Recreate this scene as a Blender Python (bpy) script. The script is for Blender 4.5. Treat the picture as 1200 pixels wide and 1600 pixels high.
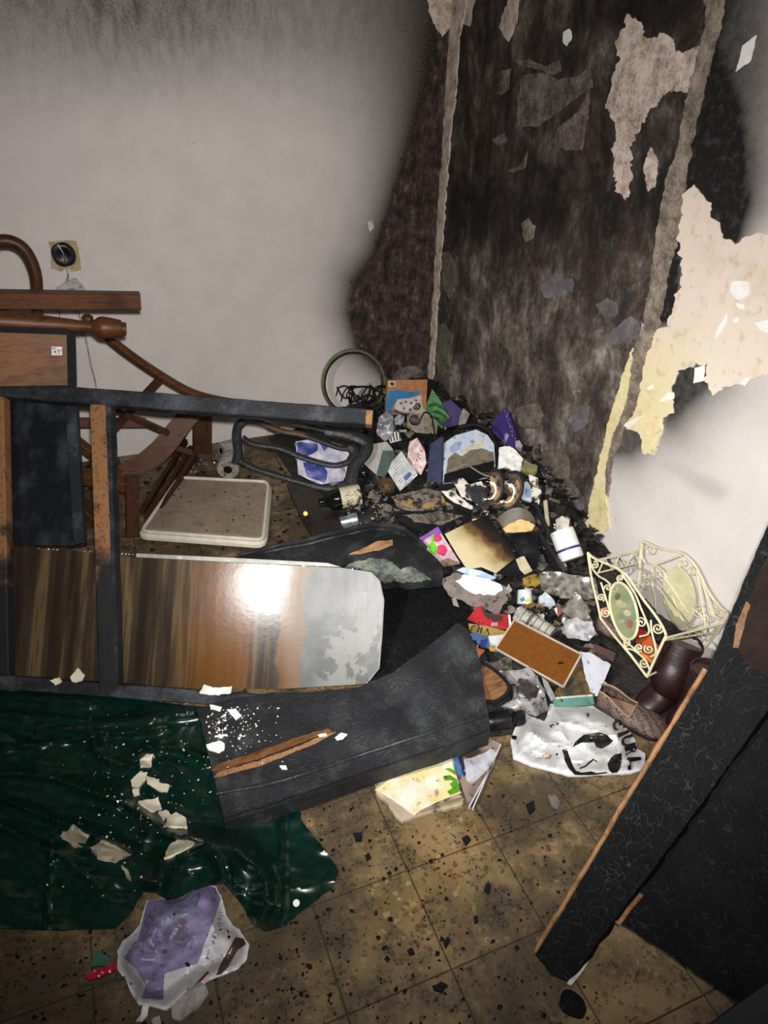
import bpy, bmesh, math, random
from mathutils import Vector, Matrix, noise
from mathutils.geometry import delaunay_2d_cdt
for _o in list(bpy.data.objects): bpy.data.objects.remove(_o)
random.seed(7)
C = bpy.context.scene.collection
sc = bpy.context.scene
# ------------------------------------------------------------------ camera
CAM = Vector((-1.687, -3.406, 1.70)); FPX = 1109.0
CR = Vector((0.927158, -0.373484, 0.029791))      # image right, in the room
CD = Vector((-0.175817, -0.503911, -0.845673))    # image down
CF = Vector((0.330857, 0.778834, -0.532870))      # view direction
cd = bpy.data.cameras.new('camera'); cam = bpy.data.objects.new('camera', cd); C.objects.link(cam)
cd.sensor_fit = 'VERTICAL'; cd.sensor_height = 24.0; cd.lens = 24.0 * FPX / 1600.0; cd.clip_start = 0.02
cam.matrix_world = Matrix(((CR.x, -CD.x, -CF.x, CAM.x), (CR.y, -CD.y, -CF.y, CAM.y), (CR.z, -CD.z, -CF.z, CAM.z), (0, 0, 0, 1)))
sc.camera = cam
# ------------------------------------------------------------------ world and light
sc.view_settings.view_transform = 'Standard'; sc.view_settings.look = 'None'
sc.view_settings.exposure = 0.0; sc.view_settings.gamma = 1.0; sc.view_settings.use_curve_mapping = False
w = bpy.data.worlds.new('night'); sc.world = w; w.use_nodes = True
w.node_tree.nodes['Background'].inputs[0].default_value = (0.95, 0.98, 1.0, 1)
w.node_tree.nodes['Background'].inputs[1].default_value = 0.025
TORCH = CAM + Vector((-0.66, 0.42, -0.02)); FLASH = CAM + Vector((0.02, 0.0, 0.06))
def spot(name, loc, target, watts, angle, blend, size, col):
    l = bpy.data.lights.new(name, 'SPOT'); l.energy = watts; l.spot_size = math.radians(angle); l.spot_blend = blend
    l.shadow_soft_size = size; l.color = col
    o = bpy.data.objects.new(name, l); C.objects.link(o); o.location = loc
    o.rotation_euler = (Vector(target) - Vector(loc)).to_track_quat('-Z', 'Y').to_euler()
    return o
spot('phone_flash', FLASH, (-0.60, -0.92, 0.52), 275, 110, 1.0, 0.02, (1.0, 0.962, 0.935))
spot('torch_beam', TORCH, (-0.36, -1.55, 0.22), 230, 62, 1.0, 0.025, (1.0, 0.985, 0.95))

# ------------------------------------------------------------------ geometry helpers
def ray(px, py): return CR * (px - 600.0) + CD * (py - 800.0) + CF * FPX
def Pz(px, py, z=0.0):
    r = ray(px, py); return CAM + r * ((z - CAM.z) / r.z)
def Px(px, py, x=0.0):
    r = ray(px, py); return CAM + r * ((x - CAM.x) / r.x)
def Py(px, py, y=0.0):
    r = ray(px, py); return CAM + r * ((y - CAM.y) / r.y)
def Pn(px, py, P0, n):
    r = ray(px, py); return CAM + r * ((P0 - CAM).dot(n) / r.dot(n))
def proj(p):
    d = p - CAM; f = d.dot(CF)
    return (600 + FPX * d.dot(CR) / f, 800 + FPX * d.dot(CD) / f)
def ss(a, b, x):
    t = max(0.0, min(1.0, (x - a) / (b - a))); return t * t * (3 - 2 * t)
def mound(x, y):
    a = max(0.0, min(1.0, 1.0 + x / 0.80)); b = ss(-2.12, -1.15, y)
    a2 = max(0.0, min(1.0, 1.0 + x / 1.0)); b2 = ss(-2.3, -1.9, y)
    h = 0.225 * (a ** 0.9) * b + 0.045 * ss(0, 0.35, a2) * b2
    h *= 1.0 + 0.25 * noise.noise(Vector((x * 6, y * 6, 3.3)))
    return max(0.0, h)
def Pm(px, py, lift=0.0):
    r = ray(px, py).normalized(); t = (0.75 - CAM.z) / r.z if r.z < 0 else 1.0
    for i in range(400):
        p = CAM + r * t
        if p.x > -0.03 or p.y > -0.03 or p.z < mound(p.x, p.y) + lift: break
        t += 0.008
    return CAM + r * t
class S:                                           # a surface: picture point -> place in the room
    def __init__(s, f, n=None): s.f = f; s.nn = n
    def __call__(s, x, y): return s.f(x, y)
    def n(s, x, y):
        if s.nn is not None: v = s.nn
        else:
            a = s.f(x + .8, y) - s.f(x - .8, y); b = s.f(x, y + .8) - s.f(x, y - .8)
            v = b.cross(a).normalized()
        return v if v.dot(CAM - s.f(x, y)) > 0 else -v
def Splane(P0, n): n = Vector(n).normalized(); P0 = Vector(P0); return S(lambda x, y: Pn(x, y, P0, n), n)
def Sfloor(z=0.0): return S(lambda x, y: Pz(x, y, z), Vector((0, 0, 1)))
def Szmap(ctl, p=2.5):
    def f(x, y):
        sw = sz = 0.0
        for a, b, z in ctl:
            d = ((x - a) ** 2 + (y - b) ** 2 + 4.0) ** (-p / 2); sw += d; sz += d * z
        return Pz(x, y, sz / sw)
    return S(f)
def Sbump(s, amp, scale, seed=0.0, octv=2):
    def f(x, y):
        p = s.f(x, y); q = p * scale + Vector((seed, seed * 1.7, seed * .3)); h = noise.noise(q)
        if octv > 1: h += 0.5 * noise.noise(q * 2.1)
        if octv > 2: h += 0.3 * noise.noise(q * 4.3)
        return p + (s.n(x, y)) * (h * amp)
    return S(f)
def Sfold(s, amp, scale, seed=0.0):                # crumpled: sharp creases
    def f(x, y):
        p = s.f(x, y); q = p * scale + Vector((seed, seed * 1.7, seed * .3))
        h = 1 - abs(noise.noise(q)) * 2 + .5 * (1 - abs(noise.noise(q * 2.3 + Vector((7, 1, 2)))) * 2)
        return p + s.n(x, y) * (h * amp)
    return S(f)
def Sbend(s, cx, cy, dx, dy, amp, L):              # curl up away from (cx,cy) along (dx,dy)
    m = math.hypot(dx, dy); dx /= m; dy /= m
    def f(x, y):
        t = ((x - cx) * dx + (y - cy) * dy) / L
        return s.f(x, y) + s.n(x, y) * (amp * t * t)
    return S(f)
def Slift(s, d): return S(lambda x, y: s.f(x, y) + s.n(x, y) * d, s.nn)
def cen(poly): return (sum(p[0] for p in poly) / len(poly), sum(p[1] for p in poly) / len(poly))
UP = Vector((0, 0, 1))
def nrm(code, p):
    if not isinstance(code, str): return Vector(code).normalized()
    v = (CAM - p).normalized()
    return {'up': UP, 'cam': v, 'mid': (v + UP * .7).normalized(), 'low': (v + UP * 2.5).normalized(), 'wall': Vector((-1, -.25, .55)).normalized(),
            'back': Vector((-.1, -1, .5)).normalized(), 'left': (v + Vector((-.7, 0, .2))).normalized(), 'right': (v + Vector((.7, -.2, .2))).normalized()}[code]
def Sitem(poly, code='mid', lift=0.012):           # a plane for something lying on the heap
    c = cen(poly); lo = max(poly, key=lambda p: p[1])
    pm = Pm(c[0], c[1]); n = nrm(code, pm); best = None
    for q in list(poly) + [c]:                     # high enough that nothing of it sinks below the heap
        p = Pm(q[0], q[1], lift); d = p.dot(n)
        if best is None or d > best[0]: best = (d, p)
    pl = Pm(lo[0], lo[1], lift)
    P0 = pl if pl.dot(n) > best[0] - .03 else best[1] - n * .02
    return Splane(P0, n)

ORG = {}
def tag(o, label=None, cat=None, group=None, kind=None):
    if label: o['label'] = label
    if cat: o['category'] = cat
    if group: o['group'] = group
    if kind: o['kind'] = kind
    return o
def thing(name, label, cat, loc, group=None):
    o = bpy.data.objects.new(name, None); C.objects.link(o); o.location = loc; o.empty_display_size = .05
    ORG[o.name] = Vector(loc); return tag(o, label, cat, group)
def build(name, vs, fs, mat, parent=None, smooth=True, label=None, cat=None, group=None, kind=None):
    vs = [Vector(v) for v in vs]
    if parent is None:
        c = sum(vs, Vector()) / len(vs); c.z = min(v.z for v in vs)
    else: c = ORG[parent.name]
    me = bpy.data.meshes.new(name); me.from_pydata([v - c for v in vs], [], fs); me.update()
    if smooth:
        for p in me.polygons: p.use_smooth = True
        try: me.set_sharp_from_angle(angle=math.radians(38))
        except Exception: pass
    if mat: me.materials.append(mat)
    o = bpy.data.objects.new(name, me); C.objects.link(o)
    if parent is None: o.location = c
    else: o.parent = parent
    ORG[o.name] = c
    return tag(o, label, cat, group, kind)
def inside(x, y, poly):
    r = False; j = len(poly) - 1
    for i in range(len(poly)):
        a, b = poly[i], poly[j]
        if (a[1] > y) != (b[1] > y) and x < (b[0] - a[0]) * (y - a[1]) / (b[1] - a[1]) + a[0]: r = not r
        j = i
    return r
def sdist(x, y, poly, closed=True):
    d = 1e9
    for i in range(len(poly) if closed else len(poly) - 1):
        ax, ay = poly[i]; bx, by = poly[(i + 1) % len(poly)]
        vx, vy = bx - ax, by - ay; L = vx * vx + vy * vy + 1e-9
        t = max(0, min(1, ((x - ax) * vx + (y - ay) * vy) / L))
        d = min(d, math.hypot(x - ax - t * vx, y - ay - t * vy))
    return d
def densify(poly, res, jag=0.0, seed=0, closed=True):
    out = []; rnd = random.Random(seed); n = len(poly)
    for i in range(n if closed else n - 1):
        a = poly[i]; b = poly[(i + 1) % n]; L = math.hypot(b[0] - a[0], b[1] - a[1]); k = max(1, int(L / res + .5))
        for j in range(k):
            t = j / k; x = a[0] + (b[0] - a[0]) * t; y = a[1] + (b[1] - a[1]) * t
            if jag:
                q = Vector((x * .09, y * .09, seed * 1.31)); q2 = Vector((x * .33, y * .33, seed * .77))
                x += jag * (1.5 * noise.noise(q) + 1.2 * noise.noise(q2) + rnd.uniform(-.25, .25)); y += jag * (1.5 * noise.noise(q + Vector((31, 7, 3))) + 1.2 * noise.noise(q2 + Vector((9, 3, 41))) + rnd.uniform(-.25, .25))
            out.append((x, y))
    if not closed: out.append(tuple(poly[-1]))
    return out
def rounded(poly, r, k=4):
    out = []; n = len(poly)
    for i in range(n):
        p0 = Vector(poly[i - 1]); p1 = Vector(poly[i]); p2 = Vector(poly[(i + 1) % n])
        a = p1 + (p0 - p1).normalized() * min(r, (p0 - p1).length * .45); b = p1 + (p2 - p1).normalized() * min(r, (p2 - p1).length * .45)
        for j in range(k + 1):
            t = j / k; q = a * (1 - t) ** 2 + p1 * 2 * t * (1 - t) + b * t * t; out.append((q.x, q.y))
    return out
def patch(name, poly, surf, thick, mat, parent=None, res=6.0, jag=0.0, seed=1, flat=False, smooth=True, down=None, hole=None, **kw):
    """a plate whose outline is `poly` lying in `surf`; thickness goes away from the viewer's side"""
    edge = densify(poly, res if not flat else 1e9, jag, seed)
    pts = [Vector(p) for p in edge]; ne = len(pts)
    edges = [(i, (i + 1) % ne) for i in range(ne)]
    if hole:
        he = densify(hole, res, jag, seed + 1); b = len(pts)
        pts += [Vector(p) for p in he]; edges += [(b + i, b + (i + 1) % len(he)) for i in range(len(he))]
    if not flat:
        x0 = min(p[0] for p in edge); x1 = max(p[0] for p in edge); y0 = min(p[1] for p in edge); y1 = max(p[1] for p in edge)
        rr = random.Random(seed); y = y0 + res / 2; row = 0
        cells = {}
        for p in edge + (he if hole else []): cells.setdefault((int(p[0] // res), int(p[1] // res)), []).append(p)
        def near(a, b):
            i, j = int(a // res), int(b // res)
            for u in (i - 1, i, i + 1):
                for v in (j - 1, j, j + 1):
                    for p in cells.get((u, v), ()):
                        if (p[0] - a) ** 2 + (p[1] - b) ** 2 < (res * .6) ** 2: return True
            return False
        while y < y1:
            xs = []
            for poly_ in ([edge, he] if hole else [edge]):
                for i in range(len(poly_)):
                    a, b = poly_[i - 1], poly_[i]
                    if (a[1] > y) != (b[1] > y): xs.append((b[0] - a[0]) * (y - a[1]) / (b[1] - a[1]) + a[0])
            xs.sort(); x = x0 + res * (.5 if row % 2 else 1.0)
            while x < x1:
                qx = x + rr.uniform(-.2, .2) * res
                if sum(1 for c_ in xs if c_ < qx) % 2 and not near(qx, y): pts.append(Vector((qx, y)))
                x += res
            y += res; row += 1
    v2, e2, f2, _, _, _ = delaunay_2d_cdt(pts, edges, [], 1, 1e-4)
    if hole: f2 = [f for f in f2 if not inside(sum(v2[i].x for i in f) / 3, sum(v2[i].y for i in f) / 3, he)]
    else: f2 = [f for f in f2 if inside(sum(v2[i].x for i in f) / 3, sum(v2[i].y for i in f) / 3, edge)]
    top = [surf(v.x, v.y) for v in v2]; nv = len(top)
    dn = Vector(down) if down is not None else None
    bot = [top[i] + (dn * thick if dn is not None else -surf.n(v2[i].x, v2[i].y) * thick) for i in range(nv)]
    cnt = {}
    for f in f2:
        for i in range(len(f)):
            a, b = f[i], f[(i + 1) % len(f)]; cnt[(a, b)] = cnt.get((a, b), 0) + 1
    fs = []
    for f in f2: fs.append(tuple(reversed(f))); fs.append(tuple(nv + i for i in f))
    for (a, b) in cnt:
        if (b, a) not in cnt: fs.append((a, b, nv + b, nv + a))
    return build(name, top + bot, fs, mat, parent, smooth, **kw)
def bez(pts, k=8):                                 # Catmull-Rom through points (tuples of any length)
    P = [Vector(p) for p in pts]; out = []
    for i in range(len(P) - 1):
        p0 = P[max(0, i - 1)]; p1 = P[i]; p2 = P[i + 1]; p3 = P[min(len(P) - 1, i + 2)]
        for j in range(k):
            t = j / k
            out.append(.5 * ((2 * p1) + (p2 - p0) * t + (2 * p0 - 5 * p1 + 4 * p2 - p3) * t * t + (3 * p1 - p0 - 3 * p2 + p3) * t ** 3))
    out.append(P[-1]); return out
def tube_geo(path, rad, sides=8, up=None, ry=None):
    """sweep; rad a number or list; ry second half-axis for flat bars; sides=4 gives a square bar"""
    n = len(path); vs = []; fs = []
    rl = rad if isinstance(rad, (list, tuple)) else [rad] * n
    if ry is None: yl = rl
    else: yl = ry if isinstance(ry, (list, tuple)) else [ry] * n
    prev = None
    for i in range(n):
        t = (path[min(n - 1, i + 1)] - path[max(0, i - 1)]).normalized()
        if up is not None: a = Vector(up)
        elif prev is None: a = UP if abs(t.z) < .9 else Vector((1, 0, 0))
        else: a = prev
        a = (a - t * a.dot(t)).normalized(); b = t.cross(a); prev = a
        for k in range(sides):
            an = 2 * math.pi * (k + .5) / sides; s = 1.4142 if sides == 4 else 1
            vs.append(path[i] + a * (math.cos(an) * yl[i] * s) + b * (math.sin(an) * rl[i] * s))
    for i in range(n - 1):
        for k in range(sides):
            k2 = (k + 1) % sides
            fs.append((i * sides + k, i * sides + k2, (i + 1) * sides + k2, (i + 1) * sides + k))
    fs.append(tuple(reversed(range(sides)))); fs.append(tuple((n - 1) * sides + k for k in range(sides)))
    return vs, fs
def tube(name, path, rad, mat, parent=None, sides=8, up=None, ry=None, **kw):
    vs, fs = tube_geo([Vector(p) for p in path], rad, sides, up, ry); return build(name, vs, fs, mat, parent, **kw)
def multi(name, geos, mat, parent=None, **kw):
    V = []; Fc = []
    for vs, fs in geos:
        b = len(V); V += vs; Fc += [tuple(b + i for i in f) for f in fs]
    return build(name, V, Fc, mat, parent, **kw)
def bar_geo(A, B, w, h, up, seg=6, rough=0.0, seed=0):   # rectangular bar with softened edges, w across, h along `up`
    A = Vector(A); B = Vector(B); t = (B - A).normalized(); u = (Vector(up) - t * Vector(up).dot(t)).normalized(); s = t.cross(u)
    c = min(w, h) * .14; prof = [(-w + c, -h), (w - c, -h), (w, -h + c), (w, h - c), (w - c, h), (-w + c, h), (-w, h - c), (-w, -h + c)]
    prof = [(a / 2 if False else a * .5, b * .5) for a, b in [(x * 1.0, y * 1.0) for x, y in prof]]
    vs = []; fs = []
    for i in range(seg + 1):
        p = A.lerp(B, i / seg)
        for x, y in prof:
            q = p + s * x + u * y
            if rough: q += Vector((noise.noise(q * 18 + Vector((seed, 0, 0))), noise.noise(q * 18 + Vector((0, seed + 5, 0))), noise.noise(q * 18 + Vector((0, 0, seed + 9))))) * rough
            vs.append(q)
    for i in range(seg):
        for k in range(8):
            k2 = (k + 1) % 8; fs.append((i * 8 + k, i * 8 + k2, (i + 1) * 8 + k2, (i + 1) * 8 + k))
    fs.append(tuple(reversed(range(8)))); fs.append(tuple(seg * 8 + k for k in range(8)))
    return vs, fs
def bar(name, A, B, w, h, up, mat, parent=None, seg=6, rough=0.0, seed=0, **kw):
    vs, fs = bar_geo(A, B, w, h, up, seg, rough, seed); return build(name, vs, fs, mat, parent, **kw)
def lathe(name, A, B, prof, mat, parent=None, sides=20, dent=0.0, seed=0, **kw):   # prof: (t along AB, radius)
    A = Vector(A); B = Vector(B); t = (B - A).normalized(); a = (UP if abs(t.z) < .9 else Vector((1, 0, 0))); a = (a - t * a.dot(t)).normalized(); b = t.cross(a)
    vs = []; fs = []
    for (u, r) in prof:
        for k in range(sides):
            an = 2 * math.pi * k / sides; q = A.lerp(B, u) + (a * math.cos(an) + b * math.sin(an)) * r
            if dent: q += (a * math.cos(an) + b * math.sin(an)) * (noise.noise(q * 30 + Vector((seed, seed, 0))) * dent)
            vs.append(q)
    m = len(prof)
    for i in range(m - 1):
        for k in range(sides):
            k2 = (k + 1) % sides; fs.append((i * sides + k, i * sides + k2, (i + 1) * sides + k2, (i + 1) * sides + k))
    fs.append(tuple(reversed(range(sides)))); fs.append(tuple((m - 1) * sides + k for k in range(sides)))
    return build(name, vs, fs, mat, parent, **kw)
def px2m(px, p): return px * (p - CAM).dot(CF) / FPX   # size in the room of a length in the picture at p
def ell(cx, cy, rx, ry, rot=0, k=28, a0=0, a1=360):
    out = []; c, s = math.cos(math.radians(rot)), math.sin(math.radians(rot))
    for i in range(k):
        a = math.radians(a0 + (a1 - a0) * i / (k if a1 - a0 == 360 else k - 1)); x = rx * math.cos(a); y = ry * math.sin(a); out.append((cx + x * c - y * s, cy + x * s + y * c))
    return out
def blob(cx, cy, rx, ry, seed, k=9, rot=0, jag=.25):
    r = random.Random(seed); c, s = math.cos(math.radians(rot)), math.sin(math.radians(rot)); out = []
    for i in range(k):
        a = 2 * math.pi * (i + r.uniform(-.2, .2)) / k; m = 1 + r.uniform(-jag, jag); x = rx * m * math.cos(a); y = ry * m * math.sin(a); out.append((cx + x * c - y * s, cy + x * s + y * c))
    return out
# ------------------------------------------------------------------ materials
class NT:
    def __init__(s, name):
        s.m = bpy.data.materials.new(name); s.m.use_nodes = True; s.t = s.m.node_tree; s.b = s.t.nodes['Principled BSDF']
        s.tc = s.t.nodes.new('ShaderNodeTexCoord'); s.obj = s.tc.outputs['Object']
        s.geo = s.t.nodes.new('ShaderNodeNewGeometry'); s.pos = s.geo.outputs['Position']
    def n(s, typ, ins=None, **at):
        d = s.t.nodes.new('ShaderNode' + typ)
        for k, v in at.items(): setattr(d, k, v)
        for k, v in (ins or {}).items(): s.put(d.inputs[k], v)
        return d
    def put(s, sock, v):
        if hasattr(v, 'is_linked'): s.t.links.new(v, sock)
        elif isinstance(v, (tuple, list)) and len(v) == 3 and sock.type == 'RGBA': sock.default_value = (*v, 1)
        else: sock.default_value = v
    def map(s, vec, scale=(1, 1, 1), rot=(0, 0, 0), loc=(0, 0, 0)):
        return s.n('Mapping', {0: vec, 1: loc, 2: rot, 3: scale}).outputs[0]
    def noise(s, vec, scale, detail=4, rough=.55, dist=0):
        return s.n('TexNoise', {'Vector': vec, 'Scale': scale, 'Detail': detail, 'Roughness': rough, 'Distortion': dist}).outputs[0]
    def vor(s, vec, scale, feature='F1', rnd=1, out=0):
        return s.n('TexVoronoi', {'Vector': vec, 'Scale': scale, 'Randomness': rnd}, feature=feature).outputs[out]
    def math(s, op, a, b=0.0, clamp=False):
        d = s.n('Math', operation=op, use_clamp=clamp); s.put(d.inputs[0], a); s.put(d.inputs[1], b); return d.outputs[0]
    def step(s, v, a, b):                          # smooth 0..1 between a and b
        return s.n('MapRange', {0: v, 1: a, 2: b, 3: 0.0, 4: 1.0}, interpolation_type='SMOOTHSTEP').outputs[0]
    def lerp(s, v, a, b): return s.n('MapRange', {0: v, 1: 0.0, 2: 1.0, 3: a, 4: b}).outputs[0]
    def mix(s, f, a, b, mode='MIX'):
        d = s.n('Mix', data_type='RGBA', blend_type=mode); s.put(d.inputs[0], f); s.put(d.inputs[6], a); s.put(d.inputs[7], b); return d.outputs[2]
    def ramp(s, v, stops):
        d = s.n('ValToRGB', {0: v}); e = d.color_ramp.elements
        while len(e) < len(stops): e.new(.5)
        for i, (p, c) in enumerate(stops): e[i].position = p; e[i].color = (*c, 1)
        return d.outputs[0]
    def attr(s, name): return s.n('Attribute', attribute_name=name)
    def bump(s, h, strength=.3, dist=.01, nrm=None):
        d = s.n('Bump', {'Height': h, 'Strength': strength, 'Distance': dist})
        if nrm is not None: s.put(d.inputs['Normal'], nrm)
        return d.outputs[0]
    def out(s, col=None, rough=None, nrm=None, **kw):
        if col is not None: s.put(s.b.inputs['Base Color'], col)
        if rough is not None: s.put(s.b.inputs['Roughness'], rough)
        if nrm is not None: s.put(s.b.inputs['Normal'], nrm)
        for k, v in kw.items(): s.put(s.b.inputs[k.replace('_', ' ')], v)
        return s.m
def srgb(r, g, b):
    f = lambda c: (c / 255 / 12.92) if c / 255 <= .04045 else ((c / 255 + .055) / 1.055) ** 2.4
    return (f(r), f(g), f(b))
_mc = {}
def M(name, col, rough=.6, var=.25, vs=25, burn=0.0, bs=14, dirt=0.0, bump=.15, bsc=80, col2=None, metal=0, coat=0, spec=.5, alpha=1, sheen=0):
    """coloured matter with uneven tone, optional charring (burn) and specks of soot (dirt)"""
    if name in _mc: return _mc[name]
    t = NT(name); c2 = col2 or tuple(x * (1 - var) for x in col)
    c = t.mix(t.step(t.noise(t.obj, vs, 3), .35, .65), col, c2)
    if dirt:
        f = t.math('MULTIPLY', t.step(t.noise(t.obj, 45, 5, .7), .62 - dirt * .25, .72 - dirt * .2), min(1, .55 + dirt))
        c = t.mix(f, c, (.02, .017, .014))
    if burn:
        nz = t.noise(t.obj, bs, 5, .6)
        c = t.mix(t.math('MULTIPLY', t.step(nz, .655 - burn * .45, .70 - burn * .42), .8), c, (.075, .045, .022))
        c = t.mix(t.step(nz, .68 - burn * .45, .73 - burn * .42), c, (.012, .011, .010))
    nr = t.bump(t.noise(t.obj, bsc, 4), bump, .004)
    _mc[name] = t.out(c, rough, nr, Metallic=metal, Coat_Weight=coat, Specular_IOR_Level=spec, Alpha=alpha, Sheen_Weight=sheen)
    return _mc[name]
def wood(name, c1, c2, scale=(3, 30, 30), rot=(0, 0, 0), rough=.45, burn=0.0, coat=.2, bs=5):
    if name in _mc: return _mc[name]
    t = NT(name); v = t.map(t.obj, scale, rot)
    g = t.noise(v, 2.2, 6, .6, .6); c = t.ramp(g, [(.3, c2), (.5, c1), (.72, c2)])
    c = t.mix(t.math('MULTIPLY', t.step(t.noise(t.obj, 9, 4), .5, .75), .6), c, tuple(x * .25 for x in c2))
    rr = rough
    if burn:
        nz = t.noise(t.obj, bs, 5, .62); f = t.step(nz, .62 - burn * .5, .72 - burn * .45)
        c = t.mix(f, c, (.010, .010, .011)); rr = t.lerp(f, rough, .55)
    _mc[name] = t.out(c, rr, t.bump(g, .15, .003), Coat_Weight=coat * .4, Coat_Roughness=.4, Specular_IOR_Level=.25); return _mc[name]
def charm(name, tone=(.011, .0115, .013), ash=.35, scale=22, stretch=(1, 1, 1), rot=(0, 0, 0), rough=.55, cr=.9, ashcol=(.10, .105, .11), line=.4, spec=.2, glintcol=None):
    """charred timber with alligator cracks"""
    t = NT(name); v = t.map(t.obj, stretch, rot)
    vd = t.n('VectorMath', {0: v, 1: t.n('TexNoise', {'Vector': v, 'Scale': 6.0, 'Detail': 3}).outputs[1]}, operation='ADD')
    vd2 = t.n('VectorMath', {0: vd.outputs[0], 1: (-.5, -.5, -.5)}, operation='ADD').outputs[0]
    e = t.n('TexVoronoi', {'Vector': vd2, 'Scale': scale}, feature='DISTANCE_TO_EDGE').outputs[0]
    crack = t.step(e, 0.0, .10); cell = t.n('TexVoronoi', {'Vector': vd2, 'Scale': scale}).outputs[1]
    n1 = t.noise(t.obj, 6, 9, .70); n2 = t.noise(t.obj, 60, 4)
    ashf = t.math('MULTIPLY', t.step(n1, .48, .70), ash)
    c = t.mix(ashf, t.mix(t.noise(cell, 3), tone, tuple(x * 1.9 for x in tone)), ashcol)
    c = t.mix(t.math('MULTIPLY', t.math('SUBTRACT', 1.0, t.step(e, .0, .03)), line), c, glintcol or tuple(min(1, x * 3) for x in tone))  # crack lines painted paler, as ridges catching the light
    h = t.math('ADD', t.math('MULTIPLY', crack, .7), t.math('ADD', t.math('MULTIPLY', n2, .25), t.math('MULTIPLY', n1, 1.2)))
    return t.out(c, t.lerp(n1, rough - .1, rough + .2), t.bump(h, cr * .55, .005), Specular_IOR_Level=spec)
MAT = {}
MAT['char'] = charm('charred_timber', tone=(.011, .0115, .013), ash=.7, scale=19, ashcol=(.062, .066, .068), cr=.8)
MAT['char_stile'] = charm('charred_timber_banded', scale=13, stretch=(1.0, 1.3, .75), rot=(.3, -.5, .3), ash=.5, cr=.55, tone=(.0045, .0047, .005), ashcol=(.013, .013, .014), line=.8, spec=.06, rough=.65, glintcol=(.036, .036, .037))
MAT['char_panel'] = charm('charred_timber_wide', scale=13, ash=.6, cr=.55, tone=(.004, .0041, .0045), ashcol=(.013, .013, .014), line=.7, spec=.06, rough=.65, glintcol=(.026, .026, .026))
MAT['char_smooth'] = charm('charred_varnish', scale=9, ash=.5, cr=.35, rough=.36, tone=(.012, .0125, .0135), ashcol=(.085, .09, .095))
MAT['char_fine'] = charm('charred_rail', scale=30, stretch=(.5, 1.2, 1.2), ash=.5, cr=.7, tone=(.010, .011, .013), ashcol=(.12, .13, .15))
MAT['black'] = M('soot_black', (.008, .008, .009), .7, .4, spec=.15)
MAT['blackgloss'] = M('black_melted_plastic', (.007, .007, .008), .35, .3, bump=.35, bsc=30, spec=.35)
MAT['walnut'] = wood('dark_varnished_wood', srgb(94, 54, 24), srgb(48, 26, 12))
MAT['walnut2'] = wood('red_brown_varnished_wood', srgb(74, 42, 21), srgb(40, 22, 12), (20, 20, 3))
MAT['pinkwood'] = wood('dusty_red_wood', srgb(100, 70, 60), srgb(70, 46, 38))
def mat_post():
    t = NT('half_burnt_post'); sx = t.n('SeparateXYZ', {0: t.obj}); g = t.noise(t.map(t.obj, (60, 60, 2)), 1.2, 5, .6); c = t.ramp(g, [(.3, srgb(84, 54, 32)), (.5, srgb(142, 100, 62)), (.7, srgb(102, 68, 42))])
    f = t.step(t.math('ADD', sx.outputs[2], t.math('MULTIPLY', t.math('SUBTRACT', t.noise(t.obj, 9, 5), .5), .5)), .42, .30)
    c = t.mix(t.math('MULTIPLY', t.step(t.noise(t.obj, 14, 5, .7), .58, .68), .8), c, (.012, .010, .009)); return t.out(t.mix(f, c, (.010, .0105, .012)), .6, t.bump(g, .2, .003), Specular_IOR_Level=.3)
MAT['scorched'] = mat_post()
MAT['barewood'] = wood('bare_pale_wood', srgb(152, 112, 74), srgb(100, 68, 42), (20, 20, 4), rough=.65, coat=0)
MAT['barewood_dark'] = wood('bare_brown_wood', srgb(116, 78, 42), srgb(70, 44, 23), (4, 24, 24), rough=.55, burn=.10, coat=0)
MAT['cream_metal'] = M('cream_painted_wire', srgb(222, 212, 176), .45, .2, dirt=.1)
MAT['white'] = M('white_plastic_film', srgb(226, 226, 222), .35, .08, dirt=.12, bump=.1)
MAT['paper'] = M('white_paper', srgb(222, 220, 214), .7, .1, dirt=.2)
MAT['paper_burn'] = M('scorched_paper', srgb(214, 208, 196), .7, .15, burn=.45, bs=16)
MAT['plaster'] = M('fallen_plaster', srgb(214, 206, 180), .85, .15, dirt=.05, bump=.3)
MAT['plaster_grey'] = M('fallen_grey_plaster', srgb(158, 146, 124), .85, .25, dirt=.2, bump=.3)
MAT['print_black'] = M('black_print', (.012, .012, .013), .4, .1)
MAT['ash'] = M('grey_ash', srgb(88, 82, 76), .9, .6, vs=40, burn=.35, bs=22, bump=.6)
def flat(name, r, g, b, rough=.6, **kw): kw.setdefault('dirt', .22); kw.setdefault('bump', .3); return M(name, srgb(r * .92, g * .92, b * .92), rough, kw.pop('var', .3), **kw)
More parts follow.
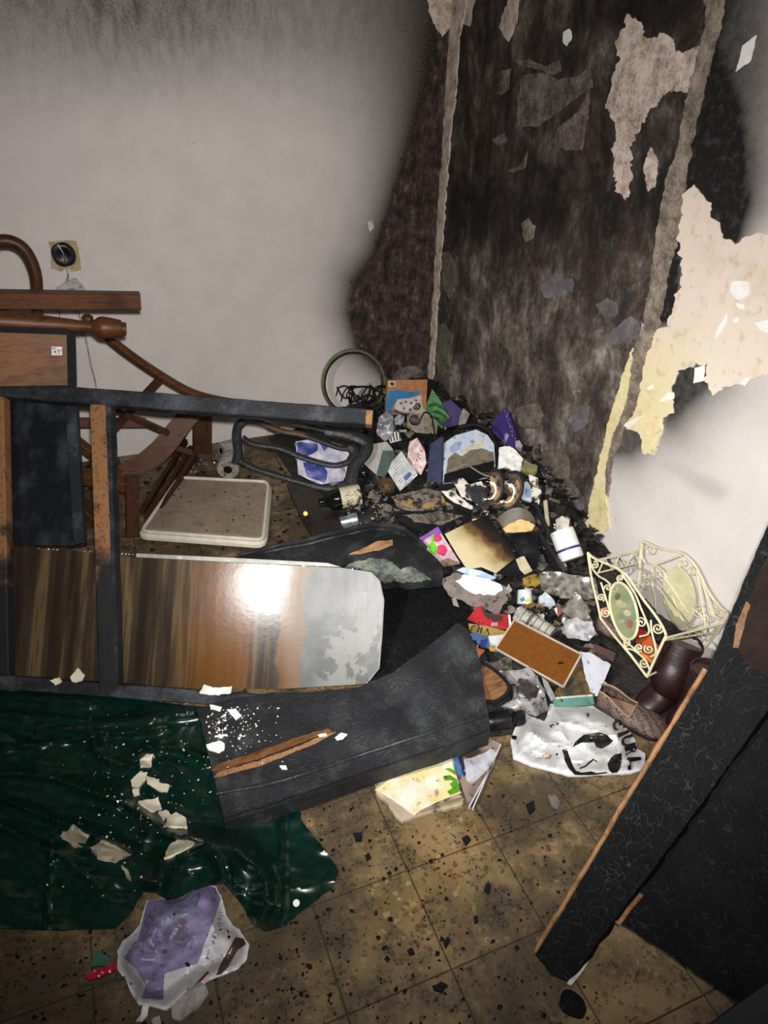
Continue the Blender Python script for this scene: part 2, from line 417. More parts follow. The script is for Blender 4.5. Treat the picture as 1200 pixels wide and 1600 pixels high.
# ------------------------------------------------------------------ the room
def mat_floor():
    t = NT('terrazzo_floor'); p = t.pos
    base = t.mix(t.step(t.noise(p, 6, 4), .35, .7), srgb(134, 112, 77), srgb(106, 87, 58))
    cell = t.n('TexVoronoi', {'Vector': p, 'Scale': 80.0}); ce = t.n('TexVoronoi', {'Vector': p, 'Scale': 80.0}, feature='DISTANCE_TO_EDGE').outputs[0]
    cr = t.n('SeparateColor', {0: cell.outputs[1]})
    chip = t.math('MULTIPLY', t.step(ce, .05, .10), t.step(cr.outputs[0], .70, .72))
    chipc = t.ramp(cr.outputs[1], [(.0, srgb(92, 58, 34)), (.35, srgb(110, 76, 46)), (.65, srgb(158, 138, 100)), (.9, srgb(70, 58, 44))])
    base = t.mix(t.math('MULTIPLY', chip, .75), base, chipc)
    big = t.noise(p, 2.6, 5, .6); mid = t.noise(p, 13, 6, .7); fine = t.noise(p, 120, 4, .7)
    soot = t.step(t.math('ADD', t.math('MULTIPLY', big, .75), t.math('MULTIPLY', mid, .55)), .52, .76)
    c = t.mix(t.math('MULTIPLY', soot, .80), base, srgb(46, 38, 26))
    dots = t.math('MULTIPLY', t.step(t.math('ADD', t.math('MULTIPLY', fine, .7), t.math('MULTIPLY', mid, .5)), .66, .72), .92)
    c = t.mix(dots, c, srgb(24, 20, 15))
    sp = t.n('TexVoronoi', {'Vector': p, 'Scale': 60.0}); sd = t.n('SeparateColor', {0: sp.outputs[1]})
    spk = t.math('MULTIPLY', t.math('LESS_THAN', sp.outputs[0], .14), t.math('GREATER_THAN', sd.outputs[2], .72))
    c = t.mix(t.math('MULTIPLY', spk, .8), c, srgb(24, 20, 16))
    return t.out(c, t.lerp(soot, .35, .6), t.bump(t.noise(p, 40, 5), .10, .004), Specular_IOR_Level=.5)
MAT['floor'] = mat_floor(); MAT['grout'] = M('dark_grout', srgb(60, 48, 32), .8, .3)
TS = 0.2465; TX = -1.203; TY = -2.497
fl = build('floor', [(-3.4, -4.2, -.05), (0.1, -4.2, -.05), (0.1, 0.1, -.05), (-3.4, .1, -.05), (-3.4, -4.2, -.004), (0.1, -4.2, -.004), (0.1, 0.1, -.004), (-3.4, .1, -.004)],
           [(3, 2, 1, 0), (4, 5, 6, 7), (0, 1, 5, 4), (1, 2, 6, 5), (2, 3, 7, 6), (3, 0, 4, 7)], MAT['grout'], None, False,
           label='speckled ochre terrazzo tile floor blackened with wet soot', kind='structure')
fo = ORG[fl.name]
def tile_mesh():
    g = .0016; b = .0012; s = TS / 2 - g; vs = []
    for (r, z) in ((s, -.02), (s, -b), (s - b, 0)): vs += [(-r, -r, z), (r, -r, z), (r, r, z), (-r, r, z)]
    fs = [(8, 9, 10, 11)]
    for a in (0, 4):
        for k in range(4): fs.append((a + k, a + (k + 1) % 4, a + 4 + (k + 1) % 4, a + 4 + k))
    m = bpy.data.meshes.new('tile'); m.from_pydata(vs, [], fs); m.materials.append(MAT['floor']); return m
tm = tile_mesh(); rt = random.Random(3)
for i in range(-8, 5):
    for j in range(-6, 11):
        x0 = TX + i * TS; x1 = min(x0 + TS, -.001); y0 = TY + j * TS; y1 = min(y0 + TS, -.001)
        o = bpy.data.objects.new('tile', tm); C.objects.link(o); o.parent = fl
        o.location = Vector(((x0 + x1) / 2, (y0 + y1) / 2, rt.uniform(-.0006, .0002))) - fo
        o.scale = ((x1 - x0) / TS, (y1 - y0) / TS, 1); ORG[o.name] = o.location + fo

LC = [(740, -300), (700, -200), (690, -40), (688, 0), (668, 120), (640, 230), (612, 320), (585, 400), (556, 440), (548, 490), (562, 545), (600, 580), (625, 605), (664, 650), (900, 700), (900, -300)]
RC = [(520, -300), (600, 700), (665, 650), (905, 874), (925, 800), (945, 720), (970, 640), (985, 570), (1000, 520), (1030, 400), (1045, 300), (1065, 200), (1085, 100), (1100, 0), (1130, -200)]
RS = [(1090, -300), (1100, 0), (1105, 60), (1080, 150), (1065, 280), (1060, 420), (1050, 500), (1028, 505), (1035, 440), (1048, 372), (1150, 378), (1165, 320), (1160, 230), (1150, 150), (1120, 80), (1135, 0), (1160, -300)]
RS2 = [(1048, 600), (1052, 580), (1080, 572), (1112, 590), (1090, 612), (1060, 640), (1048, 655)]
RS3 = [(962, 668), (1012, 662), (1008, 688), (985, 706), (962, 705)]
def left_masks(u, v):
    d = sdist(u, v, LC); ins = inside(u, v, LC)
    char = .5 + (d if ins else -d) / 44
    wdt = 34 + 80 * ss(330, -60, v) - 10 * ss(400, 560, v)
    soot = 1.0 if ins else math.exp(-(d / wdt) ** 1.25)
    top = ss(230, -20, v) * (0.60 + .45 * ss(640, 120, u)) * (.75 + .25 * ss(40, 220, u))
    pink = ss(128, 118, u) * ss(140, 190, v) * ss(330, 300, v)
    return (soot, char, top, pink)
def right_masks(u, v):
    d = sdist(u, v, RC); ins = inside(u, v, RC); char = .5 + (d if ins else -d) / 30
    s = 0.0
    d1 = sdist(u, v, RS); s = 1.0 if inside(u, v, RS) else math.exp(-(d1 / (18 + 46 * ss(400, 250, v) * ss(1080, 1130, u))) ** 1.1)
    if u > 1060: s = max(s, .80 * ss(420, 200, v) * ss(1330, 1130, u + .45 * max(0, v - 180)) + .12 * ss(300, 0, v))
    d2 = sdist(u, v, RS2); s = max(s, (1.0 if inside(u, v, RS2) else math.exp(-(d2 / 36) ** 1.1)) * .93)
    d3 = sdist(u, v, RS3); s = max(s, (1.0 if inside(u, v, RS3) else math.exp(-(d3 / 24) ** 1.1)) * .85)
    d4 = sdist(u, v, [(1010, 712), (1060, 732), (1120, 768)], False); s = max(s, .16 * math.exp(-(d4 / 16) ** 2))
    deep = ss(75, 20, v + 12 * noise.noise(Vector((u * .02, v * .02, 0)))) * ss(900, 960, u)
    deep = max(deep, .7 * ss(420, 330, v) * ss(240, 320, v))
    grey = ss(330, 650, v)
    return (s, char, deep, grey)
def wall(name, P, U, W, nu, nw, masks, mat, label, back):
    """P origin, U along the wall, W up; the front carries the soot masks as an attribute"""
    vs = []; fs = []; cols = []
    for j in range(nw + 1):
        for i in range(nu + 1):
            p = P + U * (i / nu) + W * (j / nw); vs.append(p)
            if (p - CAM).dot(CF) > .05:
                u, v = proj(p); cols.append(masks(u, v) if -500 < u < 1700 and -500 < v < 2000 else (0, 0, 0, 0))
            else: cols.append((0, 0, 0, 0))
    for j in range(nw):
        for i in range(nu):
            a = j * (nu + 1) + i; fs.append((a, a + 1, a + nu + 2, a + nu + 1))
    b = len(vs); vs += [P + back, P + U + back, P + U + W + back, P + W + back]; cols += [(0, 0, 0, 0)] * 4
    c0, c1, c2, c3 = 0, nu, nw * (nu + 1) + nu, nw * (nu + 1)
    fs += [(b + 3, b + 2, b + 1, b), (c1, c0, b, b + 1), (c2, c1, b + 1, b + 2), (c3, c2, b + 2, b + 3), (c0, c3, b + 3, b)]
    o = build(name, vs, fs, mat, None, False, label=label, kind='structure')
    at = o.data.attributes.new('mask', 'FLOAT_COLOR', 'POINT')
    for i, c in enumerate(cols): at.data[i].color = c
    return o
def mat_wall(side):
    t = NT('sooted_plaster_' + side); p = t.pos; a = t.attr('mask'); s = t.n('SeparateColor', {0: a.outputs[0]})
    soot, char, third, fourth = s.outputs[0], s.outputs[1], s.outputs[2], a.outputs[3]
    n1 = t.noise(p, 7, 5, .6); n2 = t.noise(p, 34, 6, .65); n3 = t.noise(p, 130, 4, .6)
    paint = t.mix(t.step(n1, .3, .7), srgb(217, 210, 205), srgb(209, 202, 196))
    sootc = (.010, .0085, .0075)
    if side == 'left':
        paint = t.mix(t.math('MULTIPLY', fourth, .5), paint, srgb(214, 200, 198))
        mott = t.step(t.math('ADD', t.math('MULTIPLY', t.noise(t.map(p, (1, 1, .4)), 22, 5, .7), .6), t.math('MULTIPLY', n3, .4)), .38, .62)
        tf = t.math('MULTIPLY', third, t.lerp(mott, .60, .95), True)
        c = t.mix(tf, paint, srgb(66, 64, 60))
        fl = t.math('MULTIPLY', t.step(n3, .70, .74), t.step(n1, .45, .6)); c = t.mix(t.math('MULTIPLY', fl, .5), c, srgb(90, 85, 78))
        sfac = t.math('ADD', soot, t.math('MULTIPLY', t.math('SUBTRACT', n3, .5), t.math('MULTIPLY', soot, .5)), True)
        c = t.mix(t.math('POWER', sfac, .75), c, srgb(44, 35, 30))
        cv = t.step(t.math('ADD', char, t.math('MULTIPLY', t.math('SUBTRACT', n2, .5), 1.6)), .42, .58)
        cc = t.ramp(t.noise(t.map(p, (1, 1, .6)), 24, 8, .75), [(.28, srgb(18, 14, 12)), (.43, srgb(42, 33, 29)), (.56, srgb(72, 59, 53)), (.74, srgb(138, 120, 110))])
        c = t.mix(cv, c, cc)
        pock = t.math('MULTIPLY', cv, t.step(n3, .60, .66)); c = t.mix(pock, c, srgb(9, 8, 7))
    else:
        sfac = t.math('ADD', soot, t.math('MULTIPLY', t.math('SUBTRACT', n2, .5), t.math('MULTIPLY', soot, .35)), True)
        c = t.mix(t.math('POWER', sfac, .7), paint, sootc)
        sc_ = t.math('MULTIPLY', t.step(t.noise(t.map(p, (1, 9, 1.2), (.25, 0, 0)), 9, 3, .5), .70, .73), t.step(n1, .52, .62))
        c = t.mix(t.math('MULTIPLY', sc_, .55), c, srgb(120, 116, 110))
        cv = t.step(t.math('ADD', char, t.math('MULTIPLY', t.math('SUBTRACT', n2, .5), .9)), .45, .55)
        st = t.noise(t.map(p, (1, 1, .40)), 13, 9, .74, .2); bl = t.noise(t.map(p, (1, 1, .75)), 6, 11, .76, .3)
        v = t.math('ADD', t.math('MULTIPLY', st, .25), t.math('MULTIPLY', bl, .75))
        v = t.math('ADD', v, t.math('MULTIPLY', fourth, .07)); v = t.math('SUBTRACT', v, t.math('MULTIPLY', third, .10))
        cc = t.ramp(v, [(.33, srgb(13, 11, 10)), (.43, srgb(34, 29, 26)), (.51, srgb(62, 54, 49)), (.585, srgb(98, 89, 82)), (.68, srgb(156, 147, 138))])
        warm = t.math('MULTIPLY', t.step(t.noise(t.map(p, (1, 1, .5)), 6, 5, .6), .5, .68), .55); cc = t.mix(warm, cc, srgb(44, 28, 19))
        cc = t.mix(t.math('MULTIPLY', t.step(n3, .60, .70), .55), cc, srgb(14, 12, 11))
        wh = t.math('MULTIPLY', t.step(t.math('ADD', t.math('MULTIPLY', n3, .5), t.math('MULTIPLY', bl, .5)), .60, .68), t.math('MULTIPLY', fourth, .55)); cc = t.mix(wh, cc, srgb(170, 164, 156))
        c = t.mix(cv, c, cc)
    h = t.math('ADD', t.math('MULTIPLY', n3, .5), t.math('MULTIPLY', t.math('MULTIPLY', n2, cv), 2.5))
    return t.out(c, .88, t.bump(h, .35, .005), Specular_IOR_Level=.25)
wl = wall('wall_left', Vector((-3.4, 0, 0)), Vector((3.4, 0, 0)), Vector((0, 0, 2.6)), 210, 160, left_masks, mat_wall('left'), 'off-white plaster wall with soot rising beside the burnt corner', Vector((0, .1, 0)))
wr = wall('wall_right', Vector((0, 0, 0)), Vector((0, -4.2, 0)), Vector((0, 0, 2.6)), 262, 160, right_masks, mat_wall('right'), 'wall with a charred blistered section beside peeled cream plaster', Vector((.1, 0, 0)))
build('ceiling', [(-3.4, -4.2, 2.6), (.1, -4.2, 2.6), (.1, .1, 2.6), (-3.4, .1, 2.6), (-3.4, -4.2, 2.7), (.1, -4.2, 2.7), (.1, .1, 2.7), (-3.4, .1, 2.7)],
      [(0, 1, 2, 3), (7, 6, 5, 4), (0, 4, 5, 1), (1, 5, 6, 2), (2, 6, 7, 3), (3, 7, 4, 0)], M('sooty_ceiling', srgb(120, 116, 110), .9, .4, vs=4), None, False, label='grey sooty plaster ceiling above the corner', kind='structure')

# layers of plaster and paint that still cling to the walls, a few millimetres proud
def wallS(x=-.0025): return S(lambda u, v: Px(u, v, x), Vector((-1, 0, 0)))
def zz(pts, ox, oy, k): return [(ox + a * k, oy + b * k) for a, b in pts]
def mat_cream():
    t = NT('peeling_cream_plaster'); p = t.pos; n1 = t.noise(p, 6, 6, .6); n2 = t.noise(p, 28, 5)
    sx = t.n('SeparateXYZ', {0: p}); yy = t.step(sx.outputs[1], -1.70, -1.98); zz_ = t.step(sx.outputs[2], .75, 1.15)
    c = t.mix(yy, srgb(218, 204, 160), srgb(222, 212, 194)); c = t.mix(zz_, c, srgb(216, 200, 184))
    c = t.mix(t.math('MULTIPLY', t.step(n1, .5, .72), .5), c, srgb(190, 172, 142)); c = t.mix(t.math('MULTIPLY', t.step(n2, .55, .70), .4), c, srgb(160, 142, 120))
    return t.out(c, .85, t.bump(n2, .3, .004), Specular_IOR_Level=.3)
MAT['cream'] = mat_cream()
def mottle(name, cols, scale=12, spk=.5):
    t = NT(name); p = t.pos; n1 = t.noise(p, scale, 9, .72, .2); n2 = t.noise(p, scale * 7, 4, .7); v = t.math('ADD', t.math('MULTIPLY', n1, .7), t.math('MULTIPLY', n2, .3))
    c = t.ramp(v, [(.34, cols[0]), (.45, cols[1]), (.54, cols[2]), (.66, cols[3])]); return t.out(c, .9, t.bump(v, .6, .005), Specular_IOR_Level=.25)
MAT['pinkcream'] = mottle('exposed_pink_plaster', [srgb(96, 80, 70), srgb(170, 150, 136), srgb(206, 188, 174), srgb(222, 208, 196)], 16)
MAT['stripgrey'] = mottle('grey_brown_render', [srgb(62, 54, 47), srgb(104, 93, 82), srgb(138, 125, 111), srgb(168, 154, 138)], 22)
MAT['lilac'] = mottle('lilac_grey_paint_layer', [srgb(60, 56, 57), srgb(84, 80, 82), srgb(100, 96, 99), srgb(122, 118, 120)], 9)
MAT['greyplast'] = mottle('smoked_grey_plaster', [srgb(40, 34, 31), srgb(78, 70, 64), srgb(110, 101, 93), srgb(140, 130, 122)])
MAT['yellowplast'] = mottle('yellowed_plaster', [srgb(168, 148, 104), srgb(206, 190, 140), srgb(220, 206, 160), srgb(226, 214, 176)], 9)
MAT['whitechip'] = M('white_paint_chip', srgb(232, 231, 226), .8, .08)
MAT['olive'] = mottle('olive_grey_plaster', [srgb(48, 43, 37), srgb(78, 72, 63), srgb(102, 96, 84), srgb(138, 132, 118)], 10)
z1 = lambda q: zz(q, 500, 0, .5833); z2 = lambda q: zz(q, 860, 240, .4126)
def wp(name, poly, m, th=.0025, x=-.0028, jag=2.2, res=4, sd=1, rough=0.0, par=None):
    s = wallS(x)
    if rough: s = Sbump(s, rough, 26, sd)
    return patch(name, poly, s, th, MAT[m], par or wr, res=res, jag=jag, seed=sd)
wp('plaster_layer', z2([(495, 150), (545, 122), (590, 175), (612, 185), (600, 235), (640, 270), (655, 315), (690, 342), (720, 318), (824, 300), (930, 290), (1000, 420), (980, 700), (900, 800), (824, 830), (760, 862), (690, 880), (612, 907), (580, 862), (592, 800), (552, 790), (530, 815), (485, 820), (465, 870), (460, 930), (468, 985), (420, 1002), (422, 1062), (392, 1142), (357, 1142), (337, 1062), (276, 1032), (320, 975), (340, 850), (385, 680), (440, 648), (470, 560), (500, 450), (482, 330), (470, 280), (497, 230)]), 'cream', th=.004, x=-.0045, jag=3.2, res=4.5, sd=11)
wp('plaster_layer', z1([(820, 35), (860, 60), (870, 95), (900, 100), (920, 85), (945, 110), (950, 145), (1018, 125), (1005, 190), (985, 250), (935, 240), (905, 275), (880, 300), (850, 350), (830, 400), (834, 470), (820, 540), (790, 500), (785, 420), (795, 340), (765, 290), (790, 190), (800, 150), (785, 110), (815, 70)]), 'pinkcream', jag=4, res=4, sd=12)
wp('plaster_layer', z1([(885, 393), (907, 430), (896, 500), (876, 512), (866, 450)]), 'pinkcream', jag=1.5, sd=13)
wp('plaster_ridge', z1([(1030, -60), (1085, -60), (1068, 60), (1040, 160), (1012, 290), (985, 400), (968, 520), (955, 620), (925, 740), (905, 860), (880, 930), (855, 960), (868, 850), (890, 700), (905, 590), (925, 490), (955, 400), (972, 300), (1000, 190), (1030, 70)]), 'stripgrey', th=.012, x=-.013, jag=2.0, res=6, sd=14, rough=.004)
wp('plaster_ridge', z2([(392, 640), (384, 700), (350, 800), (335, 900), (318, 975), (275, 1030), (262, 1100), (232, 1160), (215, 1300), (208, 1290), (208, 1200), (232, 1080), (262, 1010), (290, 930), (305, 820), (320, 720), (350, 650)]), 'stripgrey', th=.007, x=-.008, jag=1.5, sd=15, rough=.002)
wp('yellow_plaster_strip', z2([(308, 740), (296, 860), (288, 930), (260, 1010), (230, 1080), (206, 1200), (206, 1290), (218, 1360), (222, 1420), (175, 1450), (160, 1540), (110, 1490), (135, 1390), (160, 1260), (190, 1150), (220, 1010), (250, 920), (275, 830)]), 'yellowplast', th=.006, x=-.007, jag=1.6, sd=16)
wp('corner_plaster_strip', [(702, -60), (728, -60), (727, 10), (716, 60), (712, 140), (704, 200), (697, 290), (690, 380), (684, 470), (676, 590), (668, 600), (676, 470), (684, 330), (692, 200), (699, 60)], 'pinkcream', th=.008, x=-.009, jag=1.6, res=6, sd=17, rough=.002)
for i, (q, m) in enumerate([
    ([(620, 380), (640, 340), (690, 300), (722, 238), (716, 330), (700, 400), (660, 405)], 'greyplast'), ([(460, 375), (492, 355), (497, 376), (480, 388)], 'greyplast'),
    ([(478, 250), (488, 190), (508, 185), (505, 240), (484, 256)], 'greyplast'), ([(520, 160), (560, 158), (600, 176), (640, 160), (650, 190), (620, 200), (600, 190), (540, 178)], 'greyplast'),
    ([(540, 200), (600, 195), (640, 215), (700, 200), (720, 175), (730, 235), (690, 260), (640, 300), (580, 340), (525, 340), (530, 260)], 'greyplast'),
    ([(652, 85), (668, 76), (674, 100), (660, 124), (651, 112)], 'whitechip'), ([(478, 72), (510, -20), (532, -20), (528, 60), (505, 110), (490, 95)], 'pinkcream'), ([(375, -20), (420, -20), (400, 70), (375, 60)], 'pinkcream'),
    ([(590, 765), (620, 745), (632, 720), (645, 745), (676, 745), (676, 782), (650, 776), (630, 800), (600, 800)], 'lilac'), ([(738, 815), (770, 798), (795, 810), (798, 840), (765, 855), (750, 840)], 'lilac'),
    ([(772, 895), (800, 870), (830, 848), (860, 862), (858, 900), (830, 910), (800, 925), (780, 922)], 'lilac'), ([(590, 870), (604, 864), (610, 884), (598, 892)], 'lilac'),
    ([(318, 680), (340, 672), (362, 700), (360, 780), (345, 800), (322, 745)], 'olive'), ([(300, 890), (330, 866), (350, 890), (345, 960), (356, 1010), (320, 1018), (305, 960)], 'olive'),
    ([(470, 900), (508, 868), (545, 880), (554, 930), (540, 975), (518, 970), (500, 935)], 'olive'), ([(505, 460), (540, 440), (556, 405), (550, 450), (515, 462)], 'greyplast'),
    ([(540, 600), (560, 585), (577, 605), (572, 640), (552, 650), (541, 630)], 'olive')]):
    wp('plaster_flake', z1(q), m, th=.003, x=-.0035, jag=1.4, res=5, sd=30 + i, rough=.001)
for i, (q, m) in enumerate([([(842, 706), (880, 700), (890, 722), (888, 758), (878, 800), (862, 802), (846, 775)], 'olive'), ([(868, 752), (885, 745), (900, 760), (908, 775), (908, 800), (890, 802), (872, 780)], 'greyplast'),
    ([(894, 780), (912, 776), (910, 796), (900, 796)], 'lilac'), ([(866, 758), (876, 764), (878, 772), (868, 768)], 'whitechip'), ([(800, 640), (840, 628), (850, 650), (838, 672), (815, 668)], 'greyplast'), ([(893, 640), (920, 634), (918, 662), (898, 676), (893, 655)], 'lilac'), ([(748, 655), (770, 650), (765, 690), (750, 700)], 'greyplast')]):
    wp('plaster_flake', q, m, th=.003, x=-.0035, jag=1.2, res=5, sd=60 + i, rough=.001)
for i, q in enumerate([[(1150, 112), (1160, 72), (1182, 54), (1172, 96)], z2([(678, 520), (690, 482), (740, 484), (755, 520), (735, 548), (705, 555)]), z2([(700, 565), (728, 570), (730, 588), (708, 585)]), z2([(620, 700), (640, 650), (668, 605), (660, 650), (632, 690)]), z2([(775, 640), (824, 630), (824, 680), (795, 670)]), z2([(410, 940), (440, 905), (468, 905), (466, 930), (440, 935)]), z2([(276, 1030), (330, 995), (360, 985), (330, 1010), (300, 1040)]), z2([(540, 870), (548, 812), (584, 800), (580, 860)]), z2([(366, 885), (384, 875), (388, 892), (370, 898)]), z2([(690, 630), (704, 622), (704, 640), (692, 642)]), z2([(718, 870), (742, 845), (756, 858), (735, 880)])]):
    wp('paint_flake', q, 'whitechip', th=.0022, x=-.0072, jag=.8, res=5, sd=80 + i)
wp('yellow_plaster_flake', z2([(330, 1000), (360, 990), (412, 1000), (422, 1050), (395, 1068), (380, 1110), (352, 1062)]), 'yellowplast', th=.003, x=-.0085, jag=1, sd=95)
# left wall: small things that cling to it
def wallL(y=-.003): return S(lambda u, v: Py(u, v, y), Vector((0, -1, 0)))
patch('plaster_chip', [(574, 346), (582, 344), (585, 356), (577, 362)], wallL(), .003, MAT['pinkcream'], wl, res=4, jag=.6)
patch('plaster_flake', [(668, 0), (690, -20), (706, -20), (705, 40), (692, 58), (682, 45), (670, 18)], wallL(), .003, MAT['pinkcream'], wl, res=5, jag=1.5)
patch('plaster_flake', [(612, 594), (625, 575), (648, 570), (662, 580), (660, 600), (630, 605)], wallL(), .003, MAT['greyplast'], wl, res=4, jag=1.5)
# ------------------------------------------------------------------ toppled cabinet frame and glossy board, lower left
QB = Pz(415, 915, .27); NB = ((CAM - QB).normalized() + (TORCH - QB).normalized()).normalized()
S_board = Splane(QB, NB)
def mat_board():
    t = NT('scorched_lacquer_board'); p = t.obj; u = t.n('TexCoord').outputs['UV']; su = t.n('SeparateXYZ', {0: u})
    x = t.math('ADD', su.outputs[0], t.math('MULTIPLY', t.math('SUBTRACT', t.noise(t.map(u, (3, 1.2, 1)), 3, 4), .5), .06))
    g = t.noise(t.map(u, (9, .16, 1)), 2.0, 4, .6, 0)
    c = t.ramp(g, [(.30, srgb(34, 27, 22)), (.45, srgb(47, 38, 30)), (.52, srgb(64, 52, 39)), (.58, srgb(98, 81, 54)), (.64, srgb(59, 48, 36)), (.8, srgb(39, 32, 26))])
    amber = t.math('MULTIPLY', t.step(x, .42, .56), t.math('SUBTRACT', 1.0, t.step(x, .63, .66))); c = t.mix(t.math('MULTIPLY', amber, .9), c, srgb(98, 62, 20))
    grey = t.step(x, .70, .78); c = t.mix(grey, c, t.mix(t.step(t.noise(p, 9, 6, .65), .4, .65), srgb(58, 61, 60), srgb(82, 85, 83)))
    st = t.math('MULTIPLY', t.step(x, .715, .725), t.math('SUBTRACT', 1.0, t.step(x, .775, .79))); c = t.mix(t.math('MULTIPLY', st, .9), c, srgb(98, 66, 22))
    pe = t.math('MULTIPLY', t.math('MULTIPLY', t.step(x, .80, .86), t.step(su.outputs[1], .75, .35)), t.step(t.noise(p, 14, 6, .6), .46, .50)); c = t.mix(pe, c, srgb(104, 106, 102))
    dk = t.step(t.noise(p, 22, 6, .7), .60, .72); c = t.mix(t.math('MULTIPLY', dk, .35), c, (.02, .02, .018))
    r = t.math('ADD', t.lerp(t.noise(t.map(u, (20, 1, 1)), 2, 4), .15, .26), t.math('MULTIPLY', grey, .14))
    return t.out(c, r, t.bump(t.noise(t.map(u, (1.0, .3, 1)), 60, 4), .06, .003), Specular_IOR_Level=.32)
zb = lambda q: zz(q, 0, 820, .5333)
bp = zb([(30, 62), (200, 74), (400, 96), (700, 112), (1000, 126), (1085, 138), (1112, 165), (1124, 220), (1118, 330), (1110, 420), (1072, 466), (840, 480), (600, 480), (380, 474), (60, 460), (36, 450)])
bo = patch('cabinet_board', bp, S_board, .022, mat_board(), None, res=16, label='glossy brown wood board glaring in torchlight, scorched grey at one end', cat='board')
uvl = bo.data.uv_layers.new(name='UVMap')
e1 = UP.cross(NB).normalized(); e1 = e1 if e1.dot(CR) > 0 else -e1; e2 = NB.cross(e1); e2 = e2 if e2.z > 0 else -e2
oB = S_board(0, 1055); wB = (S_board(600, 1068) - oB).dot(e1); hB = (S_board(300, 868) - S_board(300, 1066)).dot(e2)
for lp in bo.data.loops:
    q = bo.data.vertices[lp.vertex_index].co + ORG[bo.name] - oB; uvl.data[lp.index].uv = (q.dot(e1) / wB, q.dot(e2) / hB)
patch('board_edge', zb([(400, 84), (700, 98), (960, 112), (1000, 124), (700, 111), (400, 95)]), Slift(S_board, .003), .010, M('pale_board_edge', srgb(150, 148, 140), .45, .3), bo, res=8)
tube('board_rim', [S_board(a, b) + NB * .002 for a, b in zb([(1085, 138), (1112, 165), (1124, 220), (1118, 330), (1110, 420), (1074, 464)])], .0025, M('pale_board_edge', srgb(150, 148, 140), .45, .3), bo, 6)
cab = thing('toppled_cabinet_frame', 'toppled charred cabinet frame with scorched posts, leaning over the green cloth', 'cabinet frame', Pz(175, 1080, .01))
PF = QB + NB * .052; Fp = lambda x, y, d=0.0: Pn(x, y, PF + NB * d, NB)
bar('bottom_rail', Fp(-60, 1060), Fp(418, 1096), .040, .034, NB, MAT['char_fine'], cab, 24, .003, 1)
bar('top_rail', Fp(-60, 606), Fp(572, 654), .052, .055, NB, MAT['char_fine'], cab, 30, .003, 2)
bar('rail_end', Fp(570, 654), Fp(582, 655), .048, .050, NB, MAT['barewood'], cab, 2)
bar('post', Fp(156, 628), Fp(172, 1080), .050, .044, NB, MAT['scorched'], cab, 16, .001, 3)
po = bar('post_shade_side', Fp(171, 632, -.006), Fp(184, 1080, -.006), .024, .050, NB, MAT['char_fine'], cab, 20, .002, 4)  # dark bar paints the shade on the post's side face
bar('post', Fp(0, 622), Fp(8, 1056), .044, .044, NB, MAT['scorched'], cab, 16, .001, 5)
wetb = NT('wet_black_panel')
_p = wetb.obj; _d = wetb.n('TexVoronoi', {'Vector': _p, 'Scale': 70.0}); _dm = wetb.math('MULTIPLY', wetb.step(_d.outputs[0], .30, .05), wetb.step(wetb.noise(_p, 12, 3), .52, .60))
MAT['wetblack'] = wetb.out(wetb.mix(wetb.step(wetb.noise(wetb.map(_p, (1, 1, .3)), 14, 5), .45, .7), (.008, .009, .011), (.03, .034, .040)), .28, wetb.bump(wetb.math('ADD', wetb.math('MULTIPLY', _dm, .5), wetb.noise(_p, 40, 5)), .5, .004))
Sdk = Splane(PF - NB * .05, NB)
patch('side_panel', [(-40, 615), (112, 622), (126, 852), (-40, 852)], Sdk, .018, MAT['wetblack'], cab, res=20)
bar('panel_edge', Fp(112, 625, -.035), Fp(126, 850, -.035), .034, .03, NB, MAT['char_fine'], cab, 8, .001, 6)
for i, yy in enumerate((700, 762)): tube('drip_line', [Fp(20 + 10 * k, yy + 2 * math.sin(k), -.046) for k in range(11)], .002, MAT['wetblack'], cab, 5)
# loose drawer on top
Sdr = Splane(Py(50, 580, -1.02), (0, -1, .25))
dr = patch('drawer', [(-40, 517), (104, 522), (107, 602), (-40, 604)], Sdr, .05, MAT['barewood_dark'], None, res=14, label='bare wood drawer with a small white number sticker, on the cabinet frame', cat='drawer')
patch('dark_rim', [(-40, 508), (104, 514), (118, 522), (120, 604), (106, 603), (104, 523), (-40, 518)], Slift(Sdr, .006), .055, MAT['black'], dr, res=10)
stk = patch('sticker', [(80, 541), (97, 542), (97, 555), (81, 555)], Slift(Sdr, .001), .001, MAT['paper'], dr, res=6)
def text_on(name, txt, x0, y0, size, ang, surf, mat, parent, sq=1.0, off=.0008, bold=.012):
    """printed letters laid into a surface; x0,y0 the start of the baseline"""
    cu = bpy.data.curves.new('lettering', 'FONT'); cu.body = txt; cu.size = 1.0; cu.resolution_u = 3; cu.offset = bold
    to = bpy.data.objects.new('lettering', cu); C.objects.link(to); dg = bpy.context.evaluated_depsgraph_get(); dg.update()
    me = to.evaluated_get(dg).to_mesh(); c, s = math.cos(ang), math.sin(ang)
    vs = []
    for v in me.vertices:
        x = v.co.x * size * sq; y = -v.co.y * size
        X, Y = x0 + x * c - y * s, y0 + x * s + y * c; vs.append(surf(X, Y) + surf.n(X, Y) * off)
    fs = [tuple(p.vertices) for p in me.polygons]
    to.evaluated_get(dg).to_mesh_clear(); bpy.data.objects.remove(to); bpy.data.curves.remove(cu)
    # thickness
    return build(name, vs, fs, mat, parent, False)
text_on('sticker_number', '45', 83, 553, 11, 0.05, Slift(Sdr, .0022), MAT['print_black'], stk)

